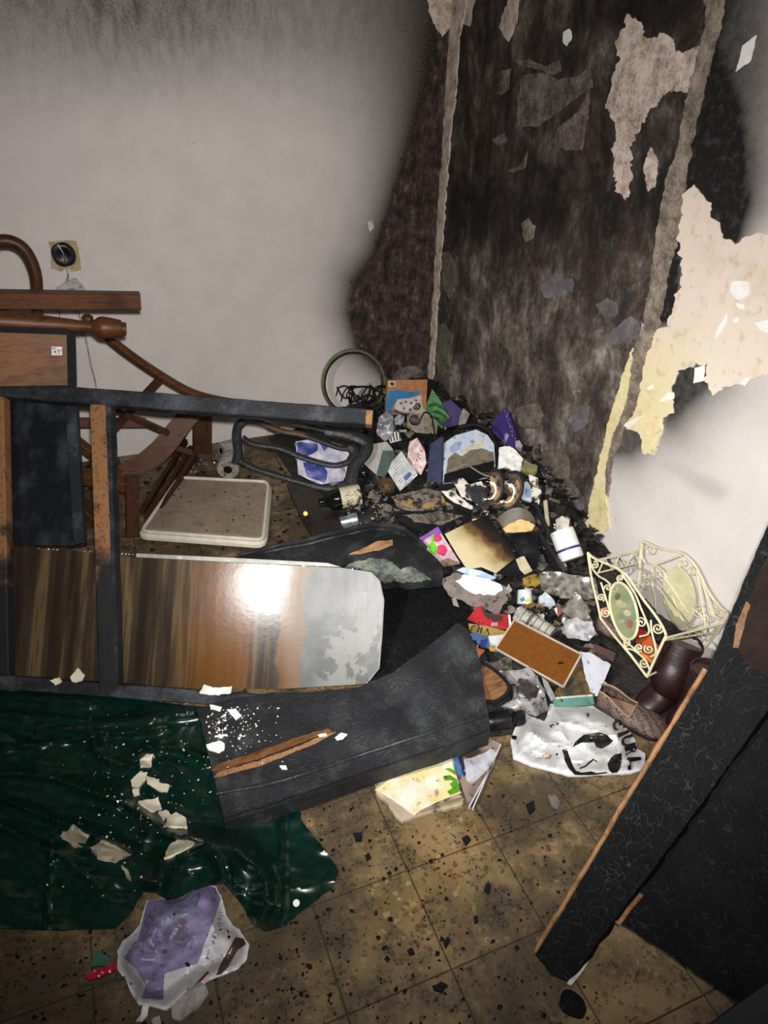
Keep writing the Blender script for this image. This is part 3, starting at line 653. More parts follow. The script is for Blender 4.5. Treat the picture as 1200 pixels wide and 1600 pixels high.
# ------------------------------------------------------------------ tangled wooden chairs behind it
def pts(lst): return [Py(a, b, y) for a, b, y in lst]
ca = thing('overturned_chair', 'overturned dark wooden chair with a hooped back and a turned leg', 'chair', Py(40, 640, -.7))
tube('hoop_back', bez(pts([(-52, 500, -.62), (-50, 440, -.62), (-30, 392, -.62), (5, 376, -.62), (36, 388, -.62), (54, 422, -.62), (58, 460, -.62), (58, 505, -.62)]), 6), .021, MAT['walnut2'], ca, 10)
bar('leg', *pts([(-40, 467, -.80), (219, 470, -.80)]), .050, .055, UP, MAT['walnut'], ca, 10)
L0, L1 = pts([(-45, 500, -.95), (197, 514, -.95)])
lathe('turned_leg', L0, L1, [(0, .034), (.15, .034), (.4, .030), (.62, .022), (.76, .015), (.775, .020), (.79, .026), (.81, .033), (.84, .036), (.90, .033), (.965, .028), (.97, .022), (1, .021)], MAT['walnut'], ca, 20)
lathe('knob', *pts([(128, 500, -.90), (146, 498, -.90)]), [(0, .010), (.3, .018), (.7, .018), (1, .008)], MAT['walnut2'], ca, 12)
tube('spindle', bez(pts([(-20, 484, -.7), (12, 478, -.7), (44, 462, -.7)]), 5), .014, MAT['walnut2'], ca, 8)
cb = thing('broken_chair', 'broken brown wooden armchair with curved arm rail and crossed braces', 'chair', Pz(206, 838, 0))
tube('arm_rail', bez(pts([(150, 512, -.50), (200, 552, -.50), (250, 586, -.50), (298, 613, -.50), (345, 626, -.50), (400, 634, -.50)]), 6), [.024] * 10 + [.026] * 10 + [.022] * 6 + [.012] * 5, MAT['walnut'], cb, 10, ry=.018)
bar('brace', *pts([(254, 588, -.48), (166, 682, -.55)]), .034, .022, UP, MAT['walnut2'], cb, 6)
bar('brace', *pts([(120, 612, -.52), (262, 676, -.46)]), .036, .022, UP, MAT['walnut2'], cb, 6)
bar('stretcher', *pts([(112, 660, -.40), (228, 660, -.40)]), .042, .03, UP, MAT['pinkwood'], cb, 6)
def ribbon(name, c, w, y, th, m, par):             # a bent board seen from its broad side: centre line and half widths in the picture
    cs = bez(c, 5); ws = bez([(a,) * 2 for a in w], 5); L = []; Rr = []; n = len(cs)
    for i in range(n):
        t = cs[min(n - 1, i + 1)] - cs[max(0, i - 1)]; t.normalize(); nx, ny = -t[1], t[0]; h = ws[i][0]
        L.append((cs[i][0] + nx * h, cs[i][1] + ny * h)); Rr.append((cs[i][0] - nx * h, cs[i][1] - ny * h))
    return patch(name, L + Rr[::-1], Splane(Py(c[0][0], c[0][1], y[0]), y[1]), th, m, par, res=7)
ribbon('seat_rail', [(306, 638), (282, 664), (262, 690), (240, 712), (206, 732), (182, 738)], [15, 16, 17, 17, 13, 10], (-.42, (-.25, -1, .45)), .03, MAT['walnut'], cb)
bar('leg', *pts([(206, 744, -.72), (207, 836, -.76)]), .050, .045, (0, -1, 0), MAT['walnut2'], cb, 6)
bar('back_post', *pts([(316, 640, -.28), (316, 706, -.28)]), .085, .04, (0, -1, 0), MAT['walnut2'], cb, 5)
for dx in (-8, 0, 8): bar('groove_moulding', *pts([(316 + dx, 645, -.255), (316 + dx, 704, -.255)]), .010, .012, (0, -1, 0), MAT['walnut'], cb, 3)
bar('seat_board', *pts([(118, 742, -.66), (206, 760, -.72)]), .06, .045, UP, MAT['walnut'], cb, 6)
bar('stretcher', *pts([(118, 688, -.50), (186, 742, -.55)]), .045, .03, UP, MAT['walnut'], cb, 6)
bar('stretcher', *pts([(120, 780, -.66), (160, 822, -.70)]), .06, .03, UP, MAT['walnut2'], cb, 6)
fr = thing('grooved_wood_frame', 'reddish wooden frame with grooved rails on the floor beside the cream cushion', 'wooden frame', Pz(250, 780, 0))
for i, (a, b) in enumerate([((290, 690), (222, 800)), ((299, 700), (230, 812)), ((308, 708), (238, 818))]):
    bar('rail', Pz(*a, .05 + .01 * i), Pz(*b, .03), .022, .03, UP, MAT['walnut2'], fr, 6)
bar('rail', Pz(262, 696, .10), Pz(330, 716, .06), .02, .02, UP, MAT['pinkwood'], fr, 4)
bar('upright', Pz(282, 688, .02), Py(288, 676, -.16), .03, .02, (0, -1, 0), MAT['walnut2'], fr, 4)
# cream seat cushion
Scu = Sbump(Sfloor(.050), .004, 9, 2)
cu = patch('seat_cushion', rounded([(224, 824), (280, 748), (419, 755), (410, 838)], 9), Scu, .048, M('dirty_cream_vinyl', srgb(150, 133, 110), .55, .2, vs=10, dirt=.2), None, res=9, down=(0, 0, -1), label='square cream seat cushion with white piping and soot crumbs, on the floor', cat='cushion')
rim = rounded([(221, 830), (279, 746), (420, 753), (411, 844)], 10)
tube('piping', [Pz(a, b, .050) for a, b in rim] + [Pz(*rim[0], .050)], .008, M('white_vinyl_piping', srgb(214, 206, 188), .5, .12), cu, 8)
tube('lower_piping', [Pz(a, b + 7, .022) for a, b in rim] + [Pz(*rim[0][:1], rim[0][1] + 7, .022)], .018, M('white_vinyl_piping', srgb(214, 206, 188)), cu, 8)
# paper rolls
for i, (x, y, lab, rr) in enumerate([(356, 734, 'nearer white paper roll with an open core, behind the cream cushion', .050), (346, 706, 'farther grey paper roll lying against the back wall', .046)]):
    A = Pz(x, y, .06); ax = Vector((.30, .85, .08)).normalized() if i == 0 else Vector((.9, .25, 0)).normalized()
    B = A + ax * .10
    ro = lathe('paper_roll', A, B, [(0, .022), (0.0, rr), (.02, rr + .001), (.98, rr + .001), (1, rr), (1, .022)], flat('tissue_paper', 176, 168, 156, .9, dirt=.25), None, 24, label=lab, cat='paper roll', group='paper rolls')
    lathe('core', A - ax * .001, B, [(0, .021), (.5, .021), (1, .021)], MAT['black'], ro, 16)
# ------------------------------------------------------------------ burnt chair back with loops
cbk = thing('burnt_chair_back', 'charred black chair back with three looped slats below the beam', 'chair back', Pz(470, 775, .05))
Pc0 = Pz(480, 772, .12); Nc = (CAM - Pc0).normalized() * 1.0 + UP * .25; Nc.normalize()
cs = lambda q, d=0.0: [Pn(340 + a * .3, 520 + b * .3, Pc0 + Nc * d, Nc) for a, b in q]
def loop(name, q, r, m, ry=None, d=0.0): tube(name, bez(cs(q, d), 6), r, m, cbk, 10, ry=ry or r * .7, up=Nc)
MAT['halfchar'] = wood('half_charred_chair_wood', srgb(84, 60, 38), srgb(46, 31, 21), (20, 20, 4), rough=.5, burn=.45, coat=0)
loop('side_post', [(150, 450), (110, 480), (100, 540), (108, 620), (95, 680)], .020, MAT['char_smooth'])
loop('slat', [(140, 455), (230, 470), (330, 510), (440, 530), (540, 565), (640, 600), (700, 600)], .013, MAT['halfchar'])
loop('slat', [(380, 475), (480, 490), (600, 520), (690, 540), (750, 560), (770, 590)], .012, MAT['halfchar'])
loop('slat', [(130, 545), (190, 580), (320, 600), (430, 645), (540, 680), (620, 690), (690, 670)], .013, MAT['char_smooth'])
loop('slat', [(90, 650), (180, 700), (300, 740), (440, 780), (560, 810), (640, 815)], .014, MAT['char_smooth'])
loop('end_rail', [(560, 510), (680, 530), (770, 570), (770, 620), (720, 680), (700, 740), (690, 800), (620, 820)], .028, MAT['char_smooth'])
loop('end_rail', [(690, 590), (715, 630), (690, 680)], .024, MAT['char_smooth'], d=-.004)
# dark drawer front with a brass knob
Sdf = Szmap([(450, 760, .02), (475, 758, .05), (540, 800, .06), (545, 850, .05), (500, 850, .03)])
ddf = patch('burnt_drawer_front', [(448, 756), (466, 750), (500, 770), (520, 792), (548, 850), (498, 852), (470, 806)], Sdf, .018, M('burnt_brown_board', srgb(42, 34, 28), .4, .4), None, res=8, down=(0, 0, -1), label='dark burnt drawer front with a round brass knob beside the cushion', cat='plank')
kp = Sdf(478, 803)
lathe('knob', kp - Vector((0, 0, .002)), kp + Vector((-.01, -.03, .022)), [(0, .010), (.35, .007), (.55, .014), (.8, .016), (1, .009)], M('brass', srgb(168, 120, 60), .3, .2, metal=.9), ddf, 16)

# ------------------------------------------------------------------ charred curved tabletop in the middle
tb = thing('charred_curved_tabletop', 'large charred curved tabletop broken open below the debris heap', 'tabletop', Pz(560, 1150, .01))
zc = lambda q: zz(q, 360, 800, .3667)
Sup = Sbump(Szmap([(367, 872, .09), (470, 848, .13), (543, 829, .15), (590, 820, .15), (640, 833, .16), (664, 855, .18), (692, 886, .19), (692, 906, .17), (640, 906, .19), (598, 908, .17), (520, 890, .12), (600, 870, .20), (560, 858, .19), (640, 875, .215)]), .005, 14, 5)
patch('curved_rim', zc([(20, 192), (160, 158), (300, 128), (400, 102), (500, 78), (560, 62), (620, 55), (700, 58), (735, 72), (765, 92), (800, 120), (832, 152), (870, 195), (902, 232), (908, 262), (905, 286), (860, 296), (760, 300), (652, 299), (600, 256), (480, 240), (300, 215), (100, 200)]), Sup, .03, MAT['char'], tb, res=6, jag=.6, seed=5)
ridge = zc([(30, 190), (160, 158), (300, 128), (400, 102), (500, 78), (560, 63), (620, 56), (700, 60), (765, 94), (832, 153)])
tube('rim_bead', [Sup(a, b) + Vector((0, 0, .002)) for a, b in [tuple(v) for v in bez(ridge, 3)]], .009, MAT['char_smooth'], tb, 8)
r2 = zc([(120, 180), (300, 146), (420, 118), (520, 95), (600, 78), (680, 78), (745, 105)])
tube('rim_groove_bead', [Sup(a, b) + Vector((0, 0, .003)) for a, b in [tuple(v) for v in bez(r2, 3)]], .005, MAT['char_smooth'], tb, 6)
patch('bare_streak', zc([(505, 182), (560, 158), (620, 130), (690, 120), (692, 140), (640, 160), (560, 178)]), Slift(Sup, .002), .003, wood('bright_bare_wood', srgb(206, 160, 112), srgb(150, 104, 62), (20, 20, 4), rough=.6, coat=0), tb, res=4, jag=.6)
MAT['lit_lip'] = mottle('lit_lip_tone', [srgb(44, 47, 46), srgb(84, 90, 84), srgb(120, 127, 115), srgb(150, 156, 142)], 14)
patch('lit_lip_patch', zc([(480, 238), (560, 205), (640, 195), (690, 212), (720, 245), (770, 232), (820, 262), (850, 290), (760, 298), (652, 298), (600, 254)]), Slift(Sup, .003), .004, MAT['lit_lip'], tb, res=3.5, jag=1.8, seed=3)  # torchlight on the rim's lower lip, painted as a paler mottled patch
patch('cavity_dark_panel', [(590, 900), (700, 896), (742, 960), (745, 1010), (700, 1050), (580, 1090), (560, 1000)], Sbump(Szmap([(600, 900, .10), (700, 900, .10), (740, 980, .09), (600, 1080, .05)]), .006, 12, 9), .02, MAT['char_panel'], tb, res=9)  # near-black sheet paints the dark of the broken-open hollow
Sslab = Sbump(Szmap([(308, 1108, .09), (420, 1083, .11), (540, 1078, .14), (640, 1030, .18), (720, 975, .215), (745, 1005, .205), (755, 1070, .13), (764, 1140, .085), (560, 1205, .080), (350, 1277, .070), (480, 1150, .11), (620, 1110, .12), (680, 1050, .17), (330, 1190, .08)]), .004, 13, 3)
patch('lower_slab', [(308, 1108), (360, 1092), (420, 1083), (500, 1080), (560, 1074), (610, 1052), (660, 1018), (700, 985), (716, 973), (732, 985), (742, 1005), (752, 1040), (756, 1075), (762, 1110), (765, 1138), (700, 1162), (600, 1194), (480, 1236), (350, 1277), (338, 1230), (324, 1170)], Sslab, .032, MAT['char'], tb, res=7, jag=.7, seed=7, down=(0, 0, -1))
patch('bare_streak', zb([(622, 722), (640, 704), (760, 662), (880, 622), (960, 598), (972, 606), (880, 640), (760, 684), (640, 724)]), Slift(Sslab, .002), .004, MAT['barewood_dark'], tb, res=5, jag=.8)
patch('bare_streak', zb([(626, 742), (640, 728), (760, 690), (870, 652), (940, 620), (985, 606), (940, 634), (860, 668), (760, 706), (650, 738)]), Slift(Sslab, .002), .004, MAT['barewood'], tb, res=5, jag=.8, seed=3)
bd = [(338, 1240), (420, 1226), (480, 1208), (600, 1168), (760, 1118)]
tube('edge_bead', [Sslab(a, b) + Vector((0, 0, .002)) for a, b in [tuple(v) for v in bez(bd, 5)]], .006, MAT['char_smooth'], tb, 8)
patch('charred_lip', [(345, 1262), (480, 1220), (600, 1180), (700, 1148), (765, 1122), (766, 1140), (700, 1164), (600, 1196), (480, 1238), (350, 1280)], Slift(Sslab, -.012), .055, MAT['char_smooth'], tb, res=8, down=(0, 0, -1))
Spad = Splane(Sslab(755, 1060) + Vector((.03, 0, -.01)), nrm('mid', Sslab(755, 1060)))
bezp = [tuple(v) for v in bez([(741, 1040), (746, 1034), (762, 1040), (782, 1055), (795, 1072), (790, 1086), (774, 1096), (756, 1095), (748, 1085), (744, 1060), (741, 1040)], 3)][:-1]
patch('sawn_end', bezp, Spad, .03, MAT['barewood_dark'], tb, res=6, label='rounded brown bare wood end of the charred slab')
tube('sawn_end_rim', [Spad(a, b) for a, b in bezp] + [Spad(*bezp[0])], .006, MAT['black'], tb, 7)

# ------------------------------------------------------------------ charred door leaning on the right-hand wall
A0 = Pz(837, 1492, 0); wv = Vector((.315, -.949, 0)).normalized(); C0 = Pn(1104, 1050, A0, wv); ND = (C0 - A0).cross(wv).normalized()
if ND.dot(CAM - A0) < 0: ND = -ND
dv = (C0 - A0).normalized()
door = thing('charred_door', 'big charred black door leaning against the right wall, pale wood along its edge', 'door', A0)
Sst = Sbump(Splane(A0 + ND * .02, ND), .003, 16, 4)
patch('stile', [(836, 1492), (880, 1422), (996, 1228), (1060, 1124), (1104, 1050), (1123, 1004), (1160, 914), (1196, 828), (1290, 640), (1420, 760), (1290, 990), (1189, 1124), (1110, 1236), (1027, 1349), (960, 1436), (905, 1512), (886, 1534), (862, 1524)], Sst, .045, MAT['char_stile'], door, res=9, jag=.7)
Spn = Sbump(Splane(A0 - ND * .022, ND), .004, 12, 8)
patch('panel', [(966, 1440), (1040, 1488), (1110, 1538), (1182, 1590), (1300, 1560), (1500, 1300), (1500, 700), (1300, 900), (1180, 1110), (1020, 1340), (968, 1412)], Spn, .03, MAT['char_panel'], door, res=14, jag=1)
edge = [(838, 1488), (862, 1446), (882, 1416), (900, 1384), (925, 1344), (950, 1302), (972, 1262), (996, 1224), (1030, 1168), (1062, 1116), (1092, 1066), (1104, 1046)]
tube('bare_wood_edge', [Sst(a - 3, b - 1) - ND * .006 for a, b in [tuple(v) for v in bez(edge, 3)]], [.0055 + .0025 * noise.noise(Vector((i * .9, 0, 0))) for i in range(34)], MAT['barewood'], door, 7)
tube('bare_wood_edge', [Spn(a, b) + ND * .006 for a, b in [(1004, 1396), (985, 1418), (968, 1442), (962, 1436)]], .005, MAT['barewood'], door, 6)
patch('lacquer_remnant', [(1150, 1004), (1166, 950), (1190, 890), (1215, 850), (1290, 700), (1400, 770), (1290, 960), (1215, 1062), (1190, 1052), (1160, 1030)], Slift(Sst, .002), .004, M('scorched_red_lacquer', srgb(38, 27, 23), .75, .35, burn=.12, bs=6, spec=.1), door, res=9, jag=1.5)
patch('peeled_streak', [(1146, 1012), (1150, 980), (1166, 940), (1172, 946), (1160, 990), (1154, 1012)], Slift(Sst, .004), .003, MAT['barewood_dark'], door, res=5, jag=1)
# patch('grey_veneer', [(1104, 1080), (1140, 1096), (1180, 1116), (1174, 1128), (1130, 1108)], Slift(Sst, .003), .003, M('charcoal_veneer', srgb(40, 40, 41), .8, .4, spec=.1), door, res=6, jag=1.5)
gb = patch('grey_board', [(1105, 1606), (1150, 1572), (1200, 1536), (1300, 1470), (1320, 1660), (1080, 1680)], Splane(Spn(1200, 1560) + ND * .05, (-.1, -.4, 1)), .015, M('dark_grey_board', srgb(46, 47, 50), .5, .15), None, res=30, label='plain dark grey board corner at the bottom right, on the charred door', cat='board')

# ------------------------------------------------------------------ green cloth
folds = [([(-40, 1112), (60, 1120), (154, 1130), (230, 1124), (303, 1111)], 10, .022), ([(-30, 1172), (30, 1166), (80, 1160), (145, 1151)], 7, .018), ([(145, 1150), (150, 1172), (172, 1190), (222, 1201)], 9, .024), ([(-40, 1208), (30, 1208), (80, 1214), (154, 1240), (205, 1261), (252, 1291)], 10, .030),
         ([(-40, 1236), (0, 1247), (93, 1284), (187, 1317), (255, 1345)], 10, .030), ([(210, 1181), (252, 1165), (285, 1170), (322, 1186)], 8, .022), ([(247, 1396), (256, 1360), (276, 1336), (322, 1318), (352, 1340), (362, 1380)], 16, .055), ([(322, 1318), (370, 1330), (412, 1362), (418, 1410), (405, 1438)], 16, .060),
         ([(230, 1300), (330, 1312), (396, 1330)], 10, .030), ([(-40, 1090), (60, 1092), (140, 1098)], 9, .018), ([(80, 1310), (74, 1380), (70, 1448)], 4, .010), ([(340, 1345), (352, 1390), (372, 1420)], 8, .03), ([(60, 1145), (120, 1140), (180, 1146), (260, 1140)], 7, .014), ([(0, 1290), (60, 1320), (100, 1340), (160, 1390)], 12, .02), ([(440, 1270), (440, 1340), (436, 1430)], 6, .014)]
def cl(x, y):
    h = .012
    for pl, wd, ht in folds:
        d = sdist(x, y, pl, False)
        if d < wd * 5: h += ht * (.75 * math.exp(-(d / (wd * 1.35)) ** 2) + .62 * math.exp(-(d / (wd * .55)) ** 2))
    h += .008 * noise.noise(Vector((x * .012, y * .02, 1))) + .004 * noise.noise(Vector((x * .04, y * .05, 5)))
    r = 1 - abs(noise.noise(Vector((x * .006 + y * .004, y * .026 - x * .007, 3)))) * 2.4; r2 = 1 - abs(noise.noise(Vector((x * .012 + y * .006, y * .05 - x * .012, 8)))) * 2.4
    h += .009 * r
    return Pz(x, y, max(.006, h))
S_cloth = S(cl)
def mat_cloth():
    t = NT('wet_green_satin'); p = t.obj; dm = t.noise(p, 26, 3, .5, 1.2)
    c = t.mix(t.step(dm, .47, .53), srgb(8, 38, 30), srgb(6, 31, 25)); dirt = t.step(t.noise(p, 5, 5, .6), .52, .72)
    c = t.mix(t.math('MULTIPLY', dirt, .6), c, srgb(18, 34, 28)); c = t.mix(t.math('MULTIPLY', t.step(t.noise(p, 18, 6, .7), .62, .72), .3), c, srgb(36, 48, 40))
    return t.out(c, t.lerp(dirt, .24, .36), t.bump(t.noise(p, 20, 3), .10, .004), Specular_IOR_Level=.5)
MAT['cloth'] = mat_cloth()
clpoly = [(-60, 1076), (60, 1080), (160, 1086), (260, 1098), (330, 1106), (420, 1120), (470, 1180), (470, 1280), (500, 1318), (530, 1360), (520, 1386), (480, 1416), (444, 1446), (415, 1454), (392, 1440), (376, 1410), (350, 1378), (322, 1384), (298, 1396), (262, 1406), (244, 1392), (224, 1392), (206, 1424), (180, 1450), (90, 1453), (0, 1450), (-60, 1450)]
cloth = patch('green_cloth', clpoly, S_cloth, .004, MAT['cloth'], None, res=3.4, jag=.8, down=(0, 0, -1), label='wet dark green satin cloth spread in folds over the floor', cat='cloth')
# ------------------------------------------------------------------ the heap itself: burnt matter nobody could count
def heap():
    vs = []; fs = []; nx, ny = 90, 190; ok = {}
    for j in range(ny + 1):
        for i in range(nx + 1):
            x = -1.06 + 1.04 * i / nx; y = -2.32 + 2.30 * j / ny; h = mound(x, y)
            q = Vector((x, y, 0)); r = abs(noise.noise(q * 22)) * .022 + abs(noise.noise(q * 48 + Vector((4, 4, 4)))) * .012
            h2 = h - .004 + (r - .012) * ss(.0, .05, h)
            ok[(i, j)] = len(vs); vs.append(Vector((x, y, max(h2, .0015 if h > .006 else -.003))))
    for j in range(ny):
        for i in range(nx):
            q = [ok[(i, j)], ok[(i + 1, j)], ok[(i + 1, j + 1)], ok[(i, j + 1)]]
            if max(vs[k].z for k in q) > 0: fs.append(tuple(q))
    t = NT('charred_debris'); p = t.obj; n1 = t.noise(p, 22, 7, .75); n2 = t.noise(p, 90, 4, .7)
    c = t.ramp(t.math('ADD', t.math('MULTIPLY', n1, .6), t.math('MULTIPLY', n2, .4)), [(.36, (.006, .006, .006)), (.52, (.014, .013, .012)), (.60, srgb(52, 46, 40)), (.66, srgb(26, 22, 19)), (.76, srgb(140, 130, 116))])
    m = t.out(c, t.lerp(n1, .2, .7), t.bump(n2, 1.0, .008))
    build('ash_heap', vs, fs, m, None, label='heap of wet black ash and charred scraps filling the room corner', cat='ash heap', kind='stuff')
heap()
def bits(name, n, region, surf, size, mats, label, cat, seed, flatn=.35, kind='stuff'):
    r = random.Random(seed); V = []; Fc = []
    for k in range(n * 6):
        if len(Fc) >= n * 8: break
        x, y = region(r); p = surf(x, y)
        if p is None: continue
        s = size * r.choice((.4, .5, .6, .8, 1, 1.5)); b = len(V); rot = Matrix.Rotation(r.uniform(0, 6.28), 3, 'Z') @ Matrix.Rotation(r.uniform(-.6, .6), 3, 'X')
        for d in ((1, 0, 0), (0, 1, 0), (-1, 0, 0), (0, -1, 0), (.1, .1, flatn), (0, 0, -flatn)): V.append(p + rot @ (Vector(d) * s * r.uniform(.6, 1.3)))
        for f in ((0, 1, 4), (1, 2, 4), (2, 3, 4), (3, 0, 4), (1, 0, 5), (2, 1, 5), (3, 2, 5), (0, 3, 5)): Fc.append(tuple(b + i for i in f))
    return build(name, V, Fc, mats, None, False, label=label, cat=cat, kind=kind)
def reg_heap(r): return (r.uniform(540, 940), r.uniform(620, 1080))
def on_heap(x, y):
    p = Pm(x, y)
    return None if (p.z < .012 or p.z > mound(p.x, p.y) + .03) else p + Vector((0, 0, .004))
bits('charred_scraps', 2600, reg_heap, on_heap, .013, MAT['blackgloss'], 'glossy black charred scraps strewn over the corner heap', 'char scraps', 1)
bits('pale_ash_flecks', 420, reg_heap, on_heap, .007, MAT['ash'], 'pale grey ash flecks strewn over the corner heap', 'ash flecks', 2)
def reg_black(r): return (r.gauss(582, 26), r.gauss(795, 18))
bits('glittering_flecks', 220, reg_black, on_heap, .006, M('pale_scrap', srgb(170, 168, 156), .4, .4, dirt=.4), 'pale glittering flecks among black crumbs beside the wine bottle', 'flecks', 3)

def scraps(name, n, size, mat, label, seed, reg=reg_heap):
    r = random.Random(seed); V = []; Fc = []
    while len(Fc) < n * 9:
        x, y = reg(r); p = on_heap(x, y)
        if p is None: continue
        nn = (UP + Vector((r.uniform(-.7, .4), r.uniform(-.9, .2), 0))).normalized(); a = nn.orthogonal().normalized(); a = Matrix.Rotation(r.uniform(0, 6.3), 3, nn) @ a; b2 = nn.cross(a)
        w_, h_ = size * r.uniform(.5, 1.4), size * r.uniform(.4, 1.0); cu_ = r.uniform(-.5, .7); b = len(V)
        for i in range(4):
            for j in range(4):
                u, v = (i / 3 - .5) * 2, (j / 3 - .5) * 2; k = 1 + r.uniform(-.3, .3)
                V.append(p + a * (u * w_ * k) + b2 * (v * h_ * k) + nn * (cu_ * u * u * w_ + r.uniform(-.1, .1) * h_ + .008))
        for i in range(3):
            for j in range(3): q = b + i * 4 + j; Fc.append((q, q + 1, q + 5, q + 4))
    return build(name, V, Fc, mat, None, True, label=label, cat='paper scraps', kind='stuff')
scraps('burnt_paper_scraps', 150, .022, M('black_paper_scrap', (.016, .015, .014), .6, .5, dirt=.2), 'curled black burnt paper scraps all over the corner heap', 1)
scraps('burnt_page_scraps', 80, .036, M('black_page_scrap', (.013, .012, .011), .75, .6, dirt=.1, spec=.2), 'large curled black burnt pages all over the corner heap', 11)
scraps('grey_page_scraps', 36, .030, M('grey_page_scrap', srgb(96, 88, 80), .9, .6, vs=30, burn=.4, bs=22), 'large curled grey ash pages all over the corner heap', 12)
scraps('ashy_paper_scraps', 130, .018, M('ashy_paper_scrap', srgb(112, 104, 96), .85, .5, vs=40, burn=.3, bs=30), 'curled ash-grey paper scraps all over the corner heap', 2)
scraps('white_paper_scraps', 70, .014, M('white_paper_scrap', srgb(204, 200, 192), .7, .25, burn=.25, bs=30), 'curled off-white paper scraps all over the corner heap', 3)
scraps('brown_paper_scraps', 60, .016, M('brown_paper_scrap', srgb(122, 96, 66), .8, .4, burn=.35, bs=30), 'curled brown scorched paper scraps all over the corner heap', 4)
def item(name, label, cat, poly, mat, code='mid', th=.004, lift=.012, bump=None, fold=None, bend=None, jag=0.0, res=5, flatp=False, surf=None, seed=None, group=None, down=None, hole=None):
    s = surf or Sitem(poly, code, lift); sd = seed if seed is not None else int(poly[0][0] * 3 + poly[0][1])
    if bend: s = Sbend(s, *bend)
    if fold: s = Sfold(s, fold[0], fold[1], sd * .37)
    if bump: s = Sbump(s, bump[0], bump[1], sd * .37)
    o = patch(name, poly, s, th, mat, None, res=res, jag=jag, seed=sd, flat=flatp, label=label, cat=cat, group=group, down=down, hole=hole)
    return o, s
def decal(name, poly, s, mat, par, off=.0015, jag=0.0, res=5, th=.001): return patch(name, poly, Slift(s, off), th, mat, par, res=res, jag=jag, seed=int(poly[0][0]))
def lines(par, s, x0, y0, x1, y1, n, dx, dy, mat, w=.0011, gap=.0):   # rows of print between two guide points
    r = random.Random(int(x0)); g = []
    for i in range(n):
        t = i / max(1, n - 1); a = (x0 + (x1 - x0) * t, y0 + (y1 - y0) * t); k = r.uniform(.55, 1)
        g.append(tube_geo([s(a[0] + dx * u * k, a[1] + dy * u * k) + s.n(a[0], a[1]) * .0015 for u in (0, .5, 1)], w, 4, ry=.0004))
    return multi('printed_lines', g, mat, par, smooth=False)
def marks(name, x0, y0, size, ang, s, mat, par, n, seed=1, wd=.0008):
    """a row of lettering too blurred to read: a few strokes for each character"""
    r = random.Random(seed); c, sn = math.cos(ang), math.sin(ang); g = []
    def P(u, v): X, Y = x0 + u * c - v * sn, y0 + u * sn + v * c; return s(X, Y) + s.n(X, Y) * .0012
    for i in range(n):
        b = i * size * .85
        for k in range(r.choice((2, 2, 3))):
            a = (b + r.choice((0, .5)) * size * .6, -r.choice((0, .5, 1)) * size); e = (b + r.choice((.1, .6)) * size * .9, -r.choice((0, .5, 1)) * size)
            if math.hypot(a[0] - e[0], a[1] - e[1]) < size * .3: e = (a[0], a[1] - size * .8)
            g.append(tube_geo([P(*a), P((a[0] + e[0]) / 2, (a[1] + e[1]) / 2), P(*e)], wd, 4, ry=.0004))
    return multi(name, g, mat, par, smooth=False)
ink = flat('grey_ink', 96, 98, 110, .7); blueink = flat('blue_ink', 60, 92, 150, .7)
# --- hoop on the back wall
hc = Py(552, 598, -.14)
def ringp(r, n=48): return [Py(552 + r[0] * math.cos(a), 598 + r[1] * math.sin(a), -.14) for a in [2 * math.pi * i / n for i in range(n + 1)]]
hoop = tube('metal_hoop', ringp((48, 51)), .008, M('olive_metal_band', srgb(150, 146, 112), .3, .3, metal=.5), None, 10, up=(0, -1, 0), ry=.015, label='round olive metal hoop standing against the back wall behind the heap', cat='hoop')
tube('inner_band', ringp((45, 48)), .004, M('dark_rim_band', srgb(74, 66, 58), .35, .3, metal=.6), hoop, 8, up=(0, -1, 0), ry=.017)
item('folded_paper', 'pale folded paper seen through the metal hoop', 'paper', [(560, 612), (574, 600), (588, 590), (600, 596), (604, 618), (570, 628)], flat('grey_paper', 160, 152, 142, .8, dirt=.15), 'back', .002, .01, bump=(.004, 14))
g = []
rw = random.Random(5)
for k in range(9):
    x = rw.uniform(535, 590); pth = []
    for q in range(7): pth.append(Py(x + q * rw.uniform(4, 10) - 10, 622 + 12 * math.sin(q * rw.uniform(.8, 1.6) + k) - 6, -.30 + rw.uniform(-.02, .02)))
    g.append(tube_geo(bez(pth, 4), .0035, 6))
multi('burnt_cable_tangle', g, MAT['black'], None, label='tangle of thin black burnt cables in front of the metal hoop', cat='cable')
# --- carton with orange and blue print
o, s = item('carton', 'small carton with orange top, blue wave and dotted white front, in the corner', 'carton', [(606, 594), (668, 593), (665, 650), (603, 648)], flat('carton_orange', 176, 116, 66, dirt=.08), 'back', .03, .01, res=8)
decal('blue_wave', [(606, 611), (620, 609), (640, 612), (656, 611), (655, 617), (640, 622), (622, 624), (606, 622)], s, flat('carton_blue', 26, 120, 176), o)
decal('blue_wave', [(603, 622), (622, 624), (614, 634), (612, 646), (603, 647)], s, flat('carton_blue', 26, 120, 176), o)
decal('white_front', [(618, 624), (640, 622), (658, 617), (662, 645), (622, 648), (616, 638)], s, flat('carton_white', 200, 192, 182, dirt=.1), o)
decal('icon_box', [(607, 596), (618, 596), (618, 604), (607, 604)], s, flat('carton_icon', 206, 190, 168), o)
decal('icon', [(609, 598), (613, 597), (616, 599), (615, 603), (610, 602)], s, MAT['print_black'], o, .0028)
for i, (x, y, c) in enumerate([(626, 630, (170, 60, 50)), (634, 628, (60, 90, 150)), (642, 630, (120, 50, 40)), (650, 626, (170, 60, 50)), (631, 638, (130, 100, 60)), (641, 640, (60, 60, 60)), (655, 634, (60, 90, 150))]):
    decal('dot', ell(x, y, 2.2, 2.0, 0, 8), s, flat('dot%d' % i, *c), o, .0028, res=3)
